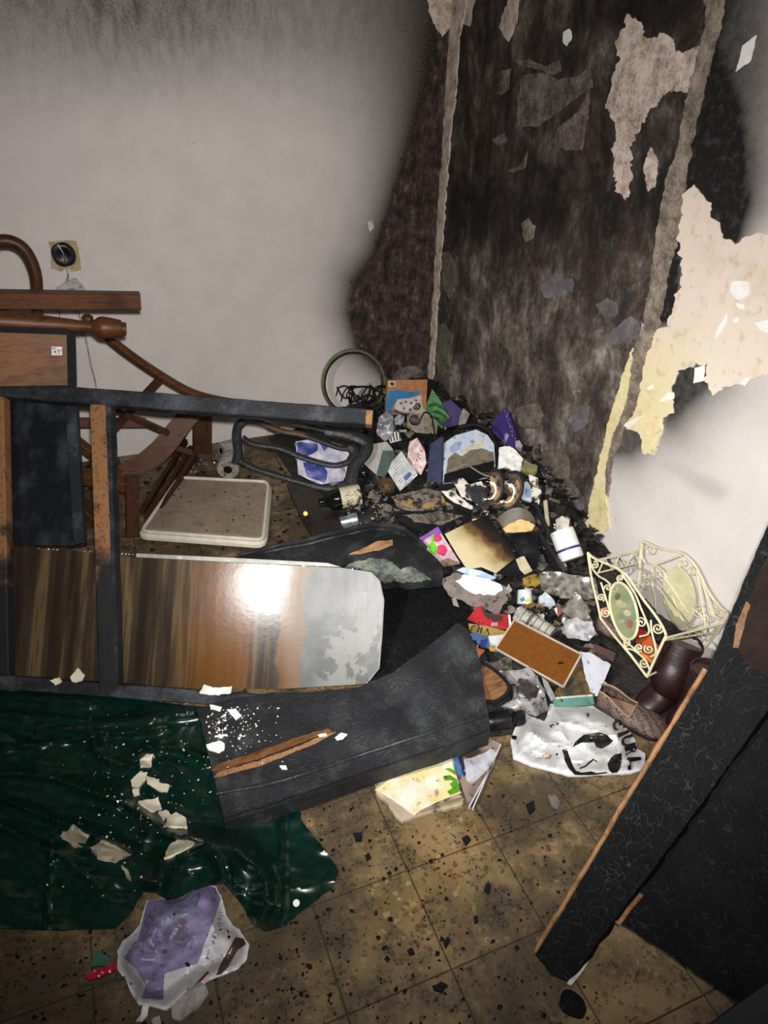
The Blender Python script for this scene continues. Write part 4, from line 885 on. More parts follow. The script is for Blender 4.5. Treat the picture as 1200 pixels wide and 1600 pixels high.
# --- green leaf book
o, s = item('leaf_print_book', 'green leaf-patterned book cover standing on its corner', 'book', [(675, 608), (706, 652), (690, 670), (664, 640)], flat('leaf_green', 96, 150, 92, .4), 'left', .010, .012, res=5)
for i, q in enumerate([[(666, 636), (680, 628), (694, 636), (704, 652), (692, 640), (680, 634)], [(668, 645), (682, 640), (696, 648), (700, 656), (690, 648), (680, 645)], [(672, 650), (684, 652), (692, 666), (684, 658)]]):
    decal('leaf_vein', q, s, flat('leaf_dark', 40, 92, 50, .4), o, res=3)
item('purple_pouch', 'purple fabric pouch with a white dotted edge behind the leaf book', 'pouch', [(690, 630), (704, 624), (720, 640), (722, 662), (700, 668), (690, 662), (704, 652)], flat('purple_fabric', 66, 48, 110, .6), 'back', .006, .03, fold=(.003, 16))
item('silver_ruler', 'short silver folded strip behind the white book', 'strip', [(719, 646), (724, 638), (734, 646), (726, 666), (716, 668)], M('worn_silver', srgb(170, 164, 156), .35, .4, metal=.4), 'mid', .003, .03)
# --- scroll wire rack
def spx(cx, cy, r, turns, a0, surf, sgn=1, n=26): return [surf(cx + r * (1 - .88 * i / n) * math.cos(a0 + sgn * turns * 6.283 * i / n), cy + r * (1 - .88 * i / n) * math.sin(a0 + sgn * turns * 6.283 * i / n)) for i in range(n + 1)]
rack = thing('scroll_wire_rack', 'black scrolled wire rack in front of the orange carton', 'wire rack', Pm(650, 680)); rwm = M('rusty_black_wire', srgb(36, 28, 24), .5, .4)
sw = Sitem([(628, 640), (690, 640), (690, 690), (628, 690)], 'cam', .045)
for (cx, cy, r, tn, a, sg) in [(648, 655, 9, 2.2, 0, 1), (652, 634, 6, 1.5, 3, -1), (622, 668, 6, 1.5, 1, 1)]: tube('scroll', spx(cx, cy, r, tn, a, sw, sg), .0035, rwm, rack, 6)
tube('rod', bez([sw(657, 655), sw(664, 644), sw(674, 650), sw(678, 668), sw(680, 686)], 5), .004, rwm, rack, 6); tube('rod', bez([sw(616, 640), sw(630, 646), sw(640, 646)], 5), .004, rwm, rack, 6)
o, s = item('dotted_cloth', 'cream dotted cloth behind the black scroll wire', 'cloth', [(636, 648), (664, 640), (684, 662), (682, 678), (650, 676), (636, 668)], flat('cream_cloth', 190, 176, 152, .9, dirt=.3), 'mid', .004, .02, fold=(.004, 14))
item('grey_plastic_bundle', 'crumpled grey plastic bundle beside the end of the charred beam', 'plastic film', [(592, 652), (604, 642), (614, 650), (616, 668), (612, 684), (600, 690), (588, 676)], M('grey_film', srgb(150, 148, 156), .3, .4, dirt=.2), 'cam', .012, .02, fold=(.010, 22), res=3.5)
item('blue_white_scrap', 'small crumpled white and blue scrap beside the grey bundle', 'scrap', blob(624, 656, 9, 9, 4), M('bluish_scrap', srgb(176, 184, 196), .5, .5, vs=60, col2=srgb(60, 80, 120)), 'cam', .006, .03, fold=(.005, 26), res=3)
o, s = item('striped_scrap', 'small black and white striped scrap below the grey bundle', 'scrap', [(606, 678), (624, 672), (627, 688), (610, 692)], MAT['paper'], 'mid', .003, .02, bump=(.003, 20), res=4)
for i in range(4): decal('stripe', [(608 + i * 5, 678 - i * 1.3), (610 + i * 5, 677.5 - i * 1.3), (613 + i * 4.4, 690 - i), (611 + i * 4.4, 690.5 - i)], s, MAT['print_black'], o, res=4)
# --- blue and white bags seen through the chair back
o, s = item('blue_white_bag', 'crumpled royal-blue and white bag behind the looped chair back', 'bag', [(462, 690), (500, 686), (546, 700), (550, 722), (536, 752), (500, 758), (466, 742)], flat('bag_white_lilac', 190, 188, 206, .45), surf=Splane(Pc0 - Nc * .06, Nc), th=.02, fold=(.010, 14), res=5)
for q in ([(464, 692), (496, 694), (496, 706), (480, 714), (466, 712)], [(474, 724), (500, 722), (512, 738), (508, 756), (480, 746)], [(500, 694), (514, 697), (506, 706)]): decal('blue_print', q, s, flat('royal_blue', 52, 66, 150, .45), o, jag=.8)
# --- papers in the middle of the heap
o, s = item('mint_packet', 'pale mint and grey paper packet left of the booklet', 'packet', [(565, 706), (582, 694), (604, 690), (614, 702), (604, 736), (590, 744), (566, 722)], flat('packet_grey', 168, 164, 154, .6, dirt=.1), 'cam', .006, .02, fold=(.004, 12))
decal('mint_print', [(566, 706), (580, 700), (582, 714), (570, 720), (565, 720)], s, flat('mint', 160, 200, 178), o)
item('dark_green_plastic_strip', 'translucent dark green plastic strip across the booklet', 'plastic strip', [(598, 704), (616, 704), (613, 728), (600, 746), (588, 742)], M('bottle_green_film', srgb(60, 78, 72), .6, .3, spec=.2), 'cam', .003, .034)
o, s = item('printed_booklet', 'open booklet with close blue and grey text lines in the heap', 'booklet', [(627, 705), (653, 742), (638, 756), (625, 767), (606, 737), (612, 722)], flat('booklet_paper', 198, 198, 200, .6), 'cam', .006, .022, bump=(.003, 8))
lines(o, s, 622, 714, 646, 750, 12, -16, 17, ink, .0008); decal('blue_panel', [(630, 746), (640, 737), (644, 741), (634, 751)], s, blueink, o, .0022)
o, s = item('pink_white_packet', 'white packet with red lettering and pink streaks in the heap', 'packet', [(640, 690), (652, 684), (664, 706), (666, 724), (658, 742), (648, 736), (636, 716)], flat('packet_pink_white', 206, 188, 184, .4, col2=srgb(180, 130, 128)), 'cam', .012, .02, fold=(.007, 18), res=4)
marks('red_lettering', 655, 722, 6, -1.2, s, flat('red_print', 180, 40, 44), o, 4, 3, .0016)
o, s = item('navy_book', 'navy blue book standing upright beside the scorched white book', 'book', [(690, 682), (672, 694), (667, 752), (690, 754)], flat('navy_cover', 48, 52, 92, .45), 'left', .022, .03, res=10)
o, s = item('scorched_white_book', 'large pale blue-white book burnt black along its lower half', 'book', [(694, 692), (712, 680), (744, 671), (762, 680), (772, 694), (774, 728), (760, 744), (692, 754)], flat('pale_cover', 196, 202, 214, .45, col2=srgb(170, 180, 200)), 'mid', .028, .035, bump=(.003, 7))
WB, WBs = o, s
decal('grey_burn', [(697, 736), (700, 716), (712, 708), (722, 714), (734, 704), (752, 700), (770, 706), (772, 722), (740, 730), (696, 742)], s, flat('grey_burnt_cover', 120, 110, 92, .8, col2=srgb(90, 84, 70)), o, .003, 1, th=.003)
decal('black_burn', [(694, 742), (730, 731), (772, 720), (772, 732), (758, 746), (730, 754), (693, 754)], s, MAT['blackgloss'], o, .006, .8, th=.004)
decal('yellow_label', [(722, 706), (740, 692), (756, 687), (758, 698), (740, 702), (728, 712)], s, flat('label_cream', 206, 200, 176), o)
decal('blue_print', [(702, 700), (712, 690), (722, 690), (718, 702), (706, 710)], s, flat('pale_blue_print', 160, 180, 206), o)
tube('strap', [s(a, b) + s.n(a, b) * .008 for a, b in [(700, 738), (728, 726), (750, 740), (764, 746)]], .004, flat('taupe_strap', 150, 138, 122), o, 6)
tube('black_cover_edge', bez([s(a, b) + s.n(a, b) * .002 for a, b in [(716, 668), (740, 664), (760, 670), (770, 684), (778, 704), (778, 732)]], 5), .009, MAT['black'], o, 6)
o, s = item('purple_box', 'bright purple sequinned box leaning on the charred wall', 'box', [(789, 638), (795, 645), (806, 678), (806, 700), (792, 698), (766, 670), (772, 656)], flat('purple_card', 62, 44, 118, .4, dirt=.08), 'wall', .02, .02, res=6)
decal('pale_print_block', [(785, 692), (787, 688), (792, 677), (796, 680), (790, 693)], s, flat('lilac_print', 150, 140, 186), o); marks('pale_lettering', 787, 693, 4, -1.12, Slift(s, .002), flat('pale_lilac_print', 214, 206, 230), o, 5, 4)
decal('barcode_label', [(806, 690), (812, 688), (822, 706), (818, 712), (806, 700)], s, flat('silver_label', 190, 186, 196, .3), o, .002, .4)
rr_ = random.Random(8)
g = []
for i in range(36):
    t = i / 36; x = 791 + 17 * t + rr_.uniform(-2, 2) + 12 * max(0, t - .6); y = 640 + 62 * t + rr_.uniform(-2, 2); p = s(x, y) + s.n(x, y) * .002; g.append(tube_geo([p, p + s.n(x, y) * .002], .0016, 5))
multi('sequins', g, flat('sequin_silver', 210, 206, 220, .2), o)
item('crumpled_white_bag', 'small crumpled white paper bag below the purple box', 'paper bag', [(780, 700), (796, 698), (806, 704), (817, 718), (812, 738), (800, 736), (790, 730), (778, 734)], MAT['paper'], 'mid', .02, .03, fold=(.008, 20), res=4)
item('olive_pouch', 'small olive scorched pouch beside the white paper bag', 'pouch', [(818, 716), (828, 724), (840, 728), (838, 744), (826, 742), (816, 738)], M('olive_scorch', srgb(128, 120, 78), .6, .3, burn=.2), 'mid', .012, .02, fold=(.005, 20), res=4)
# wire wool ball
wb = Pm(605, 758, .03); g = []; rw = random.Random(2)
for k in range(34):
    ax = Vector((rw.gauss(0, 1), rw.gauss(0, 1), rw.gauss(0, 1))).normalized(); u = ax.orthogonal().normalized(); v = ax.cross(u); R = rw.uniform(.022, .038); a0 = rw.uniform(0, 6)
    g.append(tube_geo([wb + (u * math.cos(a0 + i * .5) + v * math.sin(a0 + i * .5)) * R * (1 + .1 * math.sin(i * 2)) + ax * rw.uniform(-.004, .004) for i in range(9)], .0012, 4))
multi('wire_wool_ball', g, M('brown_wire_wool', srgb(104, 80, 52), .5, .5), None, label='ball of brown wire wool in the black ash', cat='wire wool')
# --- wine bottle and can
bA = Pm(566, 772, .055); bB = Pm(498, 796, .055); bB.z = bA.z * .6 + bB.z * .4
bt = lathe('wine_bottle', bA, bB, [(0, .022), (.0, .043), (.03, .046), (.60, .047), (.72, .043), (.80, .027), (.9, .019), (1, .020), (1, .010)], M('dark_bottle_glass', (.006, .007, .005), .08, .2, bump=.05), None, 22, label='dark wine bottle with a scorched cream label, lying in the ash', cat='bottle')
d_ = (bB - bA).normalized()
lb = lathe('label', bA.lerp(bB, .05), bA.lerp(bB, .50), [(0, .0462), (.3, .0478), (.7, .0478), (1, .0478)], M('scorched_label', srgb(196, 188, 160), .7, .15, burn=.25, bs=20), bt, 22)
Slb = Splane(bA.lerp(bB, .3) + nrm('cam', bA) * .0495, nrm('cam', bA))
marks('label_lettering', 541, 771, 6, 1.05, Slb, flat('label_ink', 60, 52, 42), bt, 4, 2, .0009); marks('label_lettering', 537, 776, 5, 1.05, Slb, flat('label_ink', 60, 52, 42), bt, 3, 5, .0009); marks('label_lettering', 552, 768, 4, 1.05, Slb, flat('label_ink', 60, 52, 42), bt, 5, 6, .0006)
cA = Pm(532, 818, .028); cB = cA + Vector((.075, -.012, .012))
lathe('crushed_can', cA, cB, [(0, .018), (0, .028), (.06, .031), (.4, .027), (.6, .031), (.94, .031), (1, .027), (1, .01)], M('crushed_silver_can', srgb(176, 186, 194), .3, .4, metal=.7, dirt=.2), None, 18, .006, 3, label='crushed silver can beside the wine bottle', cat='can')
# --- burnt pages, layered
def leafs(label, lst, base, code, seed, cols):
    """a burnt book: its warped leaves are parts of one thing"""
    c = cen(lst[0]); t = thing('burnt_book', label, 'book', Pm(*c)); s0 = Sitem(lst[0], code, .012)
    for i, q in enumerate(lst):
        s = Sbump(Slift(s0, .007 * i), .008, 14, seed + i * 2.3); patch('leaf', q, s, .003, cols[i % len(cols)], t, res=4.5, jag=1.3, seed=seed + i)
    return t
pb = MAT['paper_burn']; dk = MAT['black']; ash = MAT['ash']; tan = M('tan_scorched_pages', srgb(150, 116, 74), .8, .3, burn=.4, bs=24); gl = M('grey_layered_ash', srgb(112, 104, 94), .85, .5, vs=50, burn=.25, bs=30)
leafs('flattened burnt book with grey ashy leaves below the white book', [[(612, 776), (640, 768), (668, 764), (700, 770), (716, 790), (690, 800), (650, 800), (620, 794)], [(616, 782), (650, 772), (690, 776), (706, 790), (660, 796), (630, 792)], [(640, 776), (670, 772), (690, 782), (660, 788)]], 0, 'mid', 3, [gl, tan, gl])
leafs('layered black burnt book with ash-grey edges above the charred rim', [[(614, 800), (660, 798), (710, 796), (735, 806), (730, 822), (690, 832), (640, 828)], [(630, 806), (690, 802), (722, 808), (690, 820), (650, 818)], [(660, 806), (690, 800), (706, 812), (676, 818)]], 0, 'mid', 13, [dk, gl, ash])
leafs('black curled book with white page edges under the scorched white book', [[(686, 762), (700, 756), (712, 772), (740, 790), (764, 800), (756, 812), (720, 796), (696, 782)], [(690, 768), (706, 766), (730, 786), (752, 798), (730, 796), (704, 782)], [(694, 774), (712, 782), (722, 792), (706, 786)]], 0, 'mid', 23, [dk, pb, MAT['paper']])
item('torn_white_paper', 'torn white paper with black fragments in front of the white book', 'paper', [(706, 752), (724, 748), (732, 758), (752, 752), (764, 766), (756, 778), (766, 790), (758, 802), (740, 784), (722, 778)], MAT['paper_burn'], 'mid', .003, .03, fold=(.008, 18), jag=1, res=4)
item('dark_rag', 'dark navy scorched rag among torn white papers', 'rag', [(728, 764), (744, 758), (762, 772), (756, 790), (738, 784)], M('navy_rag', srgb(34, 36, 44), .7, .4), 'mid', .006, .045, fold=(.006, 20), res=4)
item('grey_card', 'small taupe card lying left of the torn paper', 'card', [(696, 764), (712, 762), (714, 776), (702, 778)], flat('taupe_card', 140, 132, 118), 'mid', .002, .035)
def arcbook(label, cx, cy, rx, ry, rot, seed):
    t = thing('curled_burnt_book', label, 'book', Pm(cx, cy)); s0 = Sitem(ell(cx, cy, rx, ry, rot, 12), 'cam', .03)
    cols = [MAT['paper'], tan, M('brown_burnt_edge', srgb(70, 40, 22), .7, .4, burn=.3), dk]
    for i in range(6):
        f = 1 - i * .13
        q = ell(cx - i * .8, cy + i * 1.2, rx * f, ry * f, rot, 18, -115, 115); q = q + [(2 * cx * .12 + .88 * a - .12 * cx - rx * f * .80, b) for a, b in q[::-1]]
        patch('curled_leaf', q, Sbump(Slift(s0, .004 + .005 * i), .004, 20, seed + i), .004, cols[(3 - i) % 4 if i < 3 else (i % 2)], t, res=4, jag=.7, seed=seed + i)
arcbook('curled burnt book with brown edges and pale pages, nearer the white book', 770, 762, 18, 30, 12, 31)
arcbook('curled burnt book with tawny pages, nearer the charred wall', 798, 766, 20, 32, 18, 41)
o, s = item('pale_blue_box', 'small pale blue and white scorched box beside the curled books', 'box', [(812, 756), (824, 752), (836, 770), (830, 784), (816, 780), (810, 768)], M('pale_blue_card', srgb(186, 196, 210), .5, .3, burn=.15), 'mid', .012, .02, res=5)
decal('blue_print', [(820, 764), (828, 764), (831, 776), (822, 778)], s, flat('sky_print', 120, 156, 196), o)
item('scorched_carton_flap', 'cream and black scorched carton flap near the charred wall', 'carton', [(826, 742), (840, 748), (846, 770), (842, 790), (830, 780)], MAT['paper_burn'], 'mid', .01, .015, fold=(.006, 18), res=4)
# --- stained card, pink book, lid, foam
o, s = item('stained_card', 'large square card stained brown to black by the heat', 'card', [(695, 834), (722, 821), (760, 806), (768, 814), (786, 840), (806, 872), (790, 884), (775, 896), (752, 886), (730, 890), (714, 866)], None, 'mid', .003, .035, bump=(.004, 6), res=5)
t = NT('heat_stained_card'); sx = t.n('SeparateXYZ', {0: t.obj}); nz = t.noise(t.obj, 9, 4); gr = t.math('ADD', t.math('ADD', t.math('MULTIPLY', sx.outputs[0], 5.0), t.math('MULTIPLY', sx.outputs[1], 3.0)), t.math('MULTIPLY', nz, .8))
o.data.materials.append(t.out(t.ramp(gr, [(.10, srgb(196, 184, 146)), (.38, srgb(164, 146, 104)), (.52, srgb(104, 76, 42)), (.66, srgb(40, 28, 20)), (.85, srgb(16, 13, 12))]), .35, t.bump(nz, .1)))
# decal('stain_halo', ell(757, 846, 10, 9, 20, 14), s, flat('pale_stain', 190, 172, 126, .4), o, .001)
o, s = item('pink_illustrated_book', 'bright pink and purple picture book with a green figure, in the heap', 'book', [(654, 842), (684, 823), (690, 834), (704, 856), (719, 880), (694, 884), (676, 866), (658, 858)], flat('pink_white_cover', 232, 196, 206, .35), 'mid', .012, .03, res=6)
decal('purple_corner', [(655, 842), (684, 823), (691, 834), (672, 838), (658, 848)], s, flat('violet_print', 150, 96, 190, .35), o)
decal('pink_shape', ell(683, 841, 7, 6.5, 0, 12), s, flat('hot_pink', 222, 70, 112, .35), o, .0025); decal('pink_shape', ell(690, 860, 9, 8.5, 20, 12), s, flat('hot_pink', 222, 70, 112, .35), o, .0025)
decal('green_figure', [(674, 836), (678, 836), (678, 848), (684, 858), (681, 868), (672, 862), (668, 852), (674, 848)], s, flat('lime_print', 110, 220, 50, .35), o, .0035)
decal('red_side', [(654, 846), (662, 858), (676, 868), (684, 876), (670, 872), (656, 862)], s, flat('maroon_print', 110, 24, 40, .4), o, .003)
decal('scorched_edge', [(686, 878), (700, 872), (719, 880), (694, 886)], s, flat('scorched_pink', 150, 120, 100), o, .003)
sl = Sitem([(774, 812), (806, 792), (836, 812), (834, 830), (800, 830)], 'cam', .035)
lid = patch('smoked_lid', [tuple(v) for v in bez([(774, 812), (788, 800), (806, 793), (824, 797), (836, 812), (836, 826)], 4)] + [(800, 831), (784, 824)], Sbend(sl, 805, 815, 1, .2, -.012, 30), .006, M('smoked_brown_plastic', srgb(84, 77, 62), .45, .35, burn=.15, spec=.3), None, res=5, label='smoke-stained curved plastic lid above the tan foam chunk', cat='lid')
item('foam_chunk', 'tan burnt foam chunk beside the stained card', 'foam', [(786, 826), (796, 818), (812, 811), (826, 814), (836, 820), (830, 830), (812, 832), (790, 832)], M('tan_foam', srgb(214, 180, 122), .9, .3, vs=30, bump=.8, bsc=40), 'cam', .02, .055, fold=(.006, 26), jag=1, res=3.5)
item('black_plastic_sheet', 'black wrinkled plastic sheet right of the stained card', 'plastic sheet', [(790, 834), (840, 830), (843, 870), (838, 892), (820, 880), (806, 862)], MAT['blackgloss'], 'mid', .004, .03, fold=(.006, 14))
item('black_plastic_sheet', 'black flat plastic piece below the stained card', 'plastic sheet', [(778, 896), (806, 876), (826, 886), (822, 898), (796, 902)], MAT['blackgloss'], 'mid', .004, .02, fold=(.003, 14))
item('cream_tile', 'small square cream tile leaning on black plastic', 'tile', [(806, 874), (814, 870), (819, 869), (832, 892), (820, 898), (812, 890)], flat('cream_glaze', 190, 180, 150, .6, col2=srgb(160, 140, 96)), 'cam', .006, .04)
# --- white jar with a blue stripe
jA = Pm(894, 874, .045); jB = jA + ((Pm(876, 838, .07) - jA).normalized() + UP * .25).normalized() * .115
rj = px2m(19, jA)
jar = lathe('white_jar', jA, jB, [(0, rj * .80), (.0, rj * .93), (.04, rj), (.95, rj), (1, rj * .96), (1, rj * .3)], M('white_jar_plastic', srgb(228, 228, 228), .35, .06, dirt=.08), None, 26, label='white plastic jar with a blue stripe leaning by the wall', cat='jar')
lathe('blue_stripe', jA.lerp(jB, .30), jA.lerp(jB, .38), [(0, rj * 1.008), (1, rj * 1.008)], flat('blue_stripe', 40, 58, 140), jar, 26)
lathe('base_rim', jA.lerp(jB, -.015), jA.lerp(jB, .02), [(0, rj * .78), (1, rj * .84)], flat('jar_base', 206, 206, 204), jar, 24)
item('crumpled_tube', 'crumpled off-white tube behind the white jar', 'tube', [(868, 812), (878, 806), (890, 812), (888, 830), (884, 840), (872, 838)], flat('offwhite_tube', 196, 190, 176, .5, dirt=.25), 'cam', .016, .03, fold=(.008, 24), res=3.5)
bar('wooden_strip', Pm(884, 806, .06), Pm(902, 862, .04), .022, .006, (-1, 0, .4), M('dark_brown_slat', srgb(60, 46, 38), .6, .3), None, 5, label='thin dark brown slat standing behind the white jar', cat='slat')
for a, b, lb in [((836, 786), (862, 846), 'thin black stick standing upright by the charred wall'), ((840, 832), (884, 893), 'black charred stick lying left of the white jar')]:
    bar('charred_stick', Pm(*a, .06), Pm(*b, .035), .014, .014, UP, MAT['char_fine'], None, 8, .002, label=lb, cat='stick', group='charred sticks')
bar('cream_batten', Pm(852, 782, .05), Pm(856, 822, .03), .016, .006, (-1, -.4, .3), flat('cream_wood', 200, 190, 160, .7, dirt=.15), None, 4, label='short cream painted batten leaning on the charred wall', cat='batten')
# --- white torn paper, ash sheets
item('ash_paper_sheet', 'grey-brown burnt paper sheet torn at the edge of the dark hollow', 'paper', [(688, 908), (706, 896), (740, 902), (790, 918), (792, 940), (776, 962), (746, 950), (730, 944), (700, 930)], M('mauve_ash_paper', srgb(124, 112, 106), .85, .35, vs=30, burn=.2, bs=24), 'mid', .003, .02, fold=(.008, 14), jag=1.5, res=4.5)
item('white_torn_page', 'bright white torn page on the grey burnt paper', 'paper', [(712, 906), (726, 898), (746, 900), (768, 905), (782, 914), (786, 922), (772, 930), (742, 928), (722, 918)], M('bright_paper', srgb(212, 212, 212), .7, .12, dirt=.1), 'mid', .002, .062, bump=(.006, 18), jag=1.8, res=4.5)
item('blue_white_strip', 'narrow white and blue paper strip under the stained card', 'paper', [(713, 891), (724, 886), (752, 892), (776, 902), (770, 906), (740, 902)], M('blueish_strip', srgb(206, 214, 222), .5, .3, col2=srgb(150, 180, 206)), 'mid', .002, .032, bump=(.004, 14), res=4)
item('torn_grey_strip', 'curled grey paper strip at the edge of the black hollow', 'paper', [(706, 936), (712, 934), (720, 956), (734, 964), (728, 968), (712, 960)], M('grey_strip', srgb(140, 134, 128), .8, .3, dirt=.2), 'mid', .003, .02, bump=(.004, 20), res=3.5)
# --- small white cup
uA = Pm(820, 944, .03); uB = uA + ((Pm(818, 922, .05) - uA).normalized() + UP * .5).normalized() * .050; ru = px2m(12, uA)
cup = lathe('white_pot', uA, uB, [(0, ru * .6), (0, ru * .95), (.08, ru), (.9, ru * .92), (1, ru * .85), (1, ru * .3)], flat('white_pot', 224, 224, 226, .35), None, 18, label='small white pot with a colourful printed base, on its side', cat='pot')
Suc = Splane(uA + nrm('cam', uA) * ru * 1.02, nrm('cam', uA))
for q, c in (([(812, 936), (818, 932), (821, 938), (815, 941)], (40, 120, 130)), ([(820, 938), (827, 936), (830, 941), (823, 945)], (226, 208, 60))): patch('printed_spot', q, Suc, .001, flat('spot%d' % c[0], *c), cup, res=4)
# --- foil, plastics
item('silver_foil_packet', 'flat crinkled silver foil packet left of the wire basket', 'foil packet', [(842, 896), (862, 894), (900, 899), (930, 905), (936, 934), (914, 938), (880, 936), (862, 930), (846, 922)], M('dirty_foil', srgb(176, 172, 162), .3, .6, vs=40, metal=.55, dirt=.3, bump=.6, bsc=50), 'mid', .006, .02, fold=(.007, 26), jag=.8, res=4)
item('grey_plastic_bag', 'crumpled smoky grey plastic bag below the foil packet', 'plastic bag', [(888, 942), (896, 926), (906, 930), (916, 946), (922, 966), (908, 974), (890, 964), (880, 956)], M('smoky_film', srgb(136, 130, 122), .3, .5, vs=30, dirt=.2), 'cam', .02, .03, fold=(.014, 18), res=4)
item('clear_plastic_bag', 'clear crumpled plastic film at the edge of the heap near the patterned shoe', 'plastic film', [(880, 972), (900, 966), (924, 974), (932, 990), (918, 1004), (900, 1000), (884, 992)], M('clear_film', srgb(184, 184, 186), .25, .5, vs=34, dirt=.2), 'mid', .014, .015, fold=(.012, 20), jag=1, res=4)
item('pale_blue_film', 'small pale blue plastic film beside the white pot', 'plastic film', [(842, 934), (852, 926), (862, 934), (868, 946), (858, 950), (846, 946)], M('pale_film', srgb(190, 200, 208), .25, .3), 'mid', .01, .02, fold=(.008, 24), res=3.5)
item('yellow_sponge', 'charred mustard-yellow sponge scrap above the white pot', 'sponge', blob(832, 908, 14, 10, 6), M('mustard_sponge', srgb(150, 118, 44), .9, .4, burn=.3, bs=30), 'mid', .015, .01, fold=(.006, 24), res=4)
o, s = item('red_white_scrap', 'small red and white packet scrap below the foil', 'scrap', [(866, 952), (874, 946), (880, 956), (872, 964)], flat('red_scrap', 150, 70, 60), 'mid', .006, .02, res=4)
decal('white_corner', [(866, 952), (870, 949), (871, 962)], s, MAT['paper'], o, res=3)
item('white_scrap', 'tiny white plastic scrap beside the grey plastic bag', 'scrap', [(880, 964), (886, 968), (884, 974), (878, 972)], MAT['white'], 'mid', .004, .02)
# --- red folder, packets
o, s = item('red_folder', 'red card folder with a burnt hole beside the dark hollow', 'folder', [(728, 970), (742, 952), (752, 945), (760, 958), (790, 960), (796, 962), (798, 984), (772, 982), (750, 976)], flat('red_card', 180, 30, 38, .4), 'mid', .006, .03, bump=(.003, 10))
decal('burnt_hole', [(752, 948), (762, 958), (786, 962), (784, 970), (772, 972), (758, 964)], s, flat('burnt_hole', 52, 40, 38, .8), o, .002, 1)
decal('white_border', [(794, 960), (797, 961), (800, 984), (796, 984)], s, MAT['paper'], o, .002); decal('printed_word', [(768, 973), (778, 973), (777, 979), (767, 978)], s, flat('pink_print', 214, 150, 150), o, .002)
o, s = item('yellow_packet', 'narrow mustard packet with dark block letters beside the red folder', 'packet', [(732, 974), (760, 978), (790, 986), (786, 1000), (750, 992), (734, 986)], flat('mustard_card', 160, 138, 64, .5), 'mid', .008, .04, res=6)
marks('block_lettering', 734, 986, 10, .22, s, flat('dark_brown_ink', 50, 40, 30), o, 4, 9, .0024)
o, s = item('blue_packet', 'blue and white packet under the brown framed panel', 'packet', [(730, 990), (742, 988), (764, 996), (786, 992), (790, 1008), (776, 1020), (748, 1006), (728, 998)], flat('packet_blue', 84, 112, 170, .45), 'mid', .008, .03, res=5)
decal('dark_blue_block', [(752, 1000), (762, 998), (760, 1010), (748, 1008)], s, flat('deep_blue', 30, 60, 140, .45), o); decal('white_block', [(763, 994), (786, 992), (786, 1006), (766, 1012)], s, flat('packet_white', 214, 216, 218), o)
decal('yellow_block', [(764, 1012), (772, 1008), (774, 1018), (766, 1018)], s, flat('packet_yellow', 230, 196, 60), o, .003)
item('tan_card', 'tan cardboard piece against the charred slab edge', 'card', [(726, 998), (748, 1008), (742, 1022), (730, 1012)], flat('tan_card', 190, 152, 116), 'mid', .004, .028); item('orange_card', 'small orange card below the blue packet', 'card', [(744, 1012), (758, 1016), (748, 1028), (740, 1024)], flat('orange_card', 188, 104, 44), 'mid', .004, .034)
# --- newspaper roll, brown framed panel
nA = Pm(808, 958, .03); nB = Pm(862, 992, .03); rn = px2m(14, nA)
nr_ = lathe('rolled_newspaper', nA, nB, [(0, rn * .3), (0, rn * .95), (.1, rn), (.9, rn), (1, rn * .95), (1, rn * .3)], M('newsprint', srgb(168, 164, 154), .8, .3, vs=40, dirt=.25), None, 20, .003, 2, label='rolled grey newspaper behind the brown framed panel', cat='newspaper')
for i in range(5): lathe('print_band', nA.lerp(nB, .18 + .17 * i), nA.lerp(nB, .18 + .17 * i + (.08 if i == 1 else .02)), [(0, rn * 1.03), (1, rn * 1.03)], flat('news_ink', 84, 88, 90, .8), nr_, 20)
FRq = [(804, 969), (908, 1023), (880, 1074), (774, 1014)]
o, s = item('brown_framed_panel', 'brown hardboard panel with a thin pale frame lying on the papers', 'framed panel', FRq, M('brown_hardboard', srgb(104, 60, 14), .7, .15, vs=70, dirt=.04, spec=.12), 'mid', .010, .045, res=12)
q4 = FRq
for i in range(4):
    a, b = q4[i], q4[(i + 1) % 4]; bar('frame_edge', s(*a) + s.n(*a) * .002, s(*b) + s.n(*b) * .002, .006, .010, s.n(*a), M('pale_frame_edge', srgb(168, 158, 140), .5, .2), o, 3)
patch('scratch', blob(876, 1036, 5, 2, 3), Slift(s, .001), .001, MAT['black'], o, res=3)
item('dark_plastic_tray', 'dark smoked plastic piece under the brown framed panel', 'plastic piece', [(762, 1020), (778, 1018), (812, 1040), (830, 1054), (800, 1058), (770, 1040)], M('smoked_plastic', srgb(44, 40, 40), .25, .3), 'mid', .006, .012)
item('wrinkled_clear_bag', 'wrinkled clear plastic bag with dark contents beside the sawn end', 'plastic bag', [(784, 1052), (800, 1050), (826, 1044), (838, 1058), (850, 1080), (856, 1108), (846, 1116), (820, 1112), (782, 1104), (800, 1096), (806, 1074)], M('wet_clear_bag', srgb(150, 148, 148), .2, .7, vs=16, dirt=.35), 'mid', .02, .012, fold=(.014, 14), res=4.5)
item('dark_wad', 'dark crumpled wad inside the wrinkled plastic bag', 'wad', blob(822, 1078, 17, 18, 8), M('dark_wet_wad', srgb(58, 50, 48), .35, .5), 'mid', .012, .035, fold=(.008, 18), res=4)
item('grey_rag_strip', 'narrow grey cloth strip along the wrinkled bag', 'rag', [(846, 1058), (856, 1066), (868, 1090), (862, 1096), (852, 1080)], flat('grey_rag', 150, 150, 148, .7), 'mid', .006, .02, fold=(.004, 20))
item('dark_green_booklet', 'dark green stained booklet under the framed panel corner', 'booklet', [(872, 1068), (884, 1070), (910, 1022), (926, 1036), (930, 1086), (880, 1092), (866, 1084)], flat('dark_green_cover', 52, 54, 44, .5, dirt=.2, col2=srgb(110, 84, 40)), 'low', .008, .02)
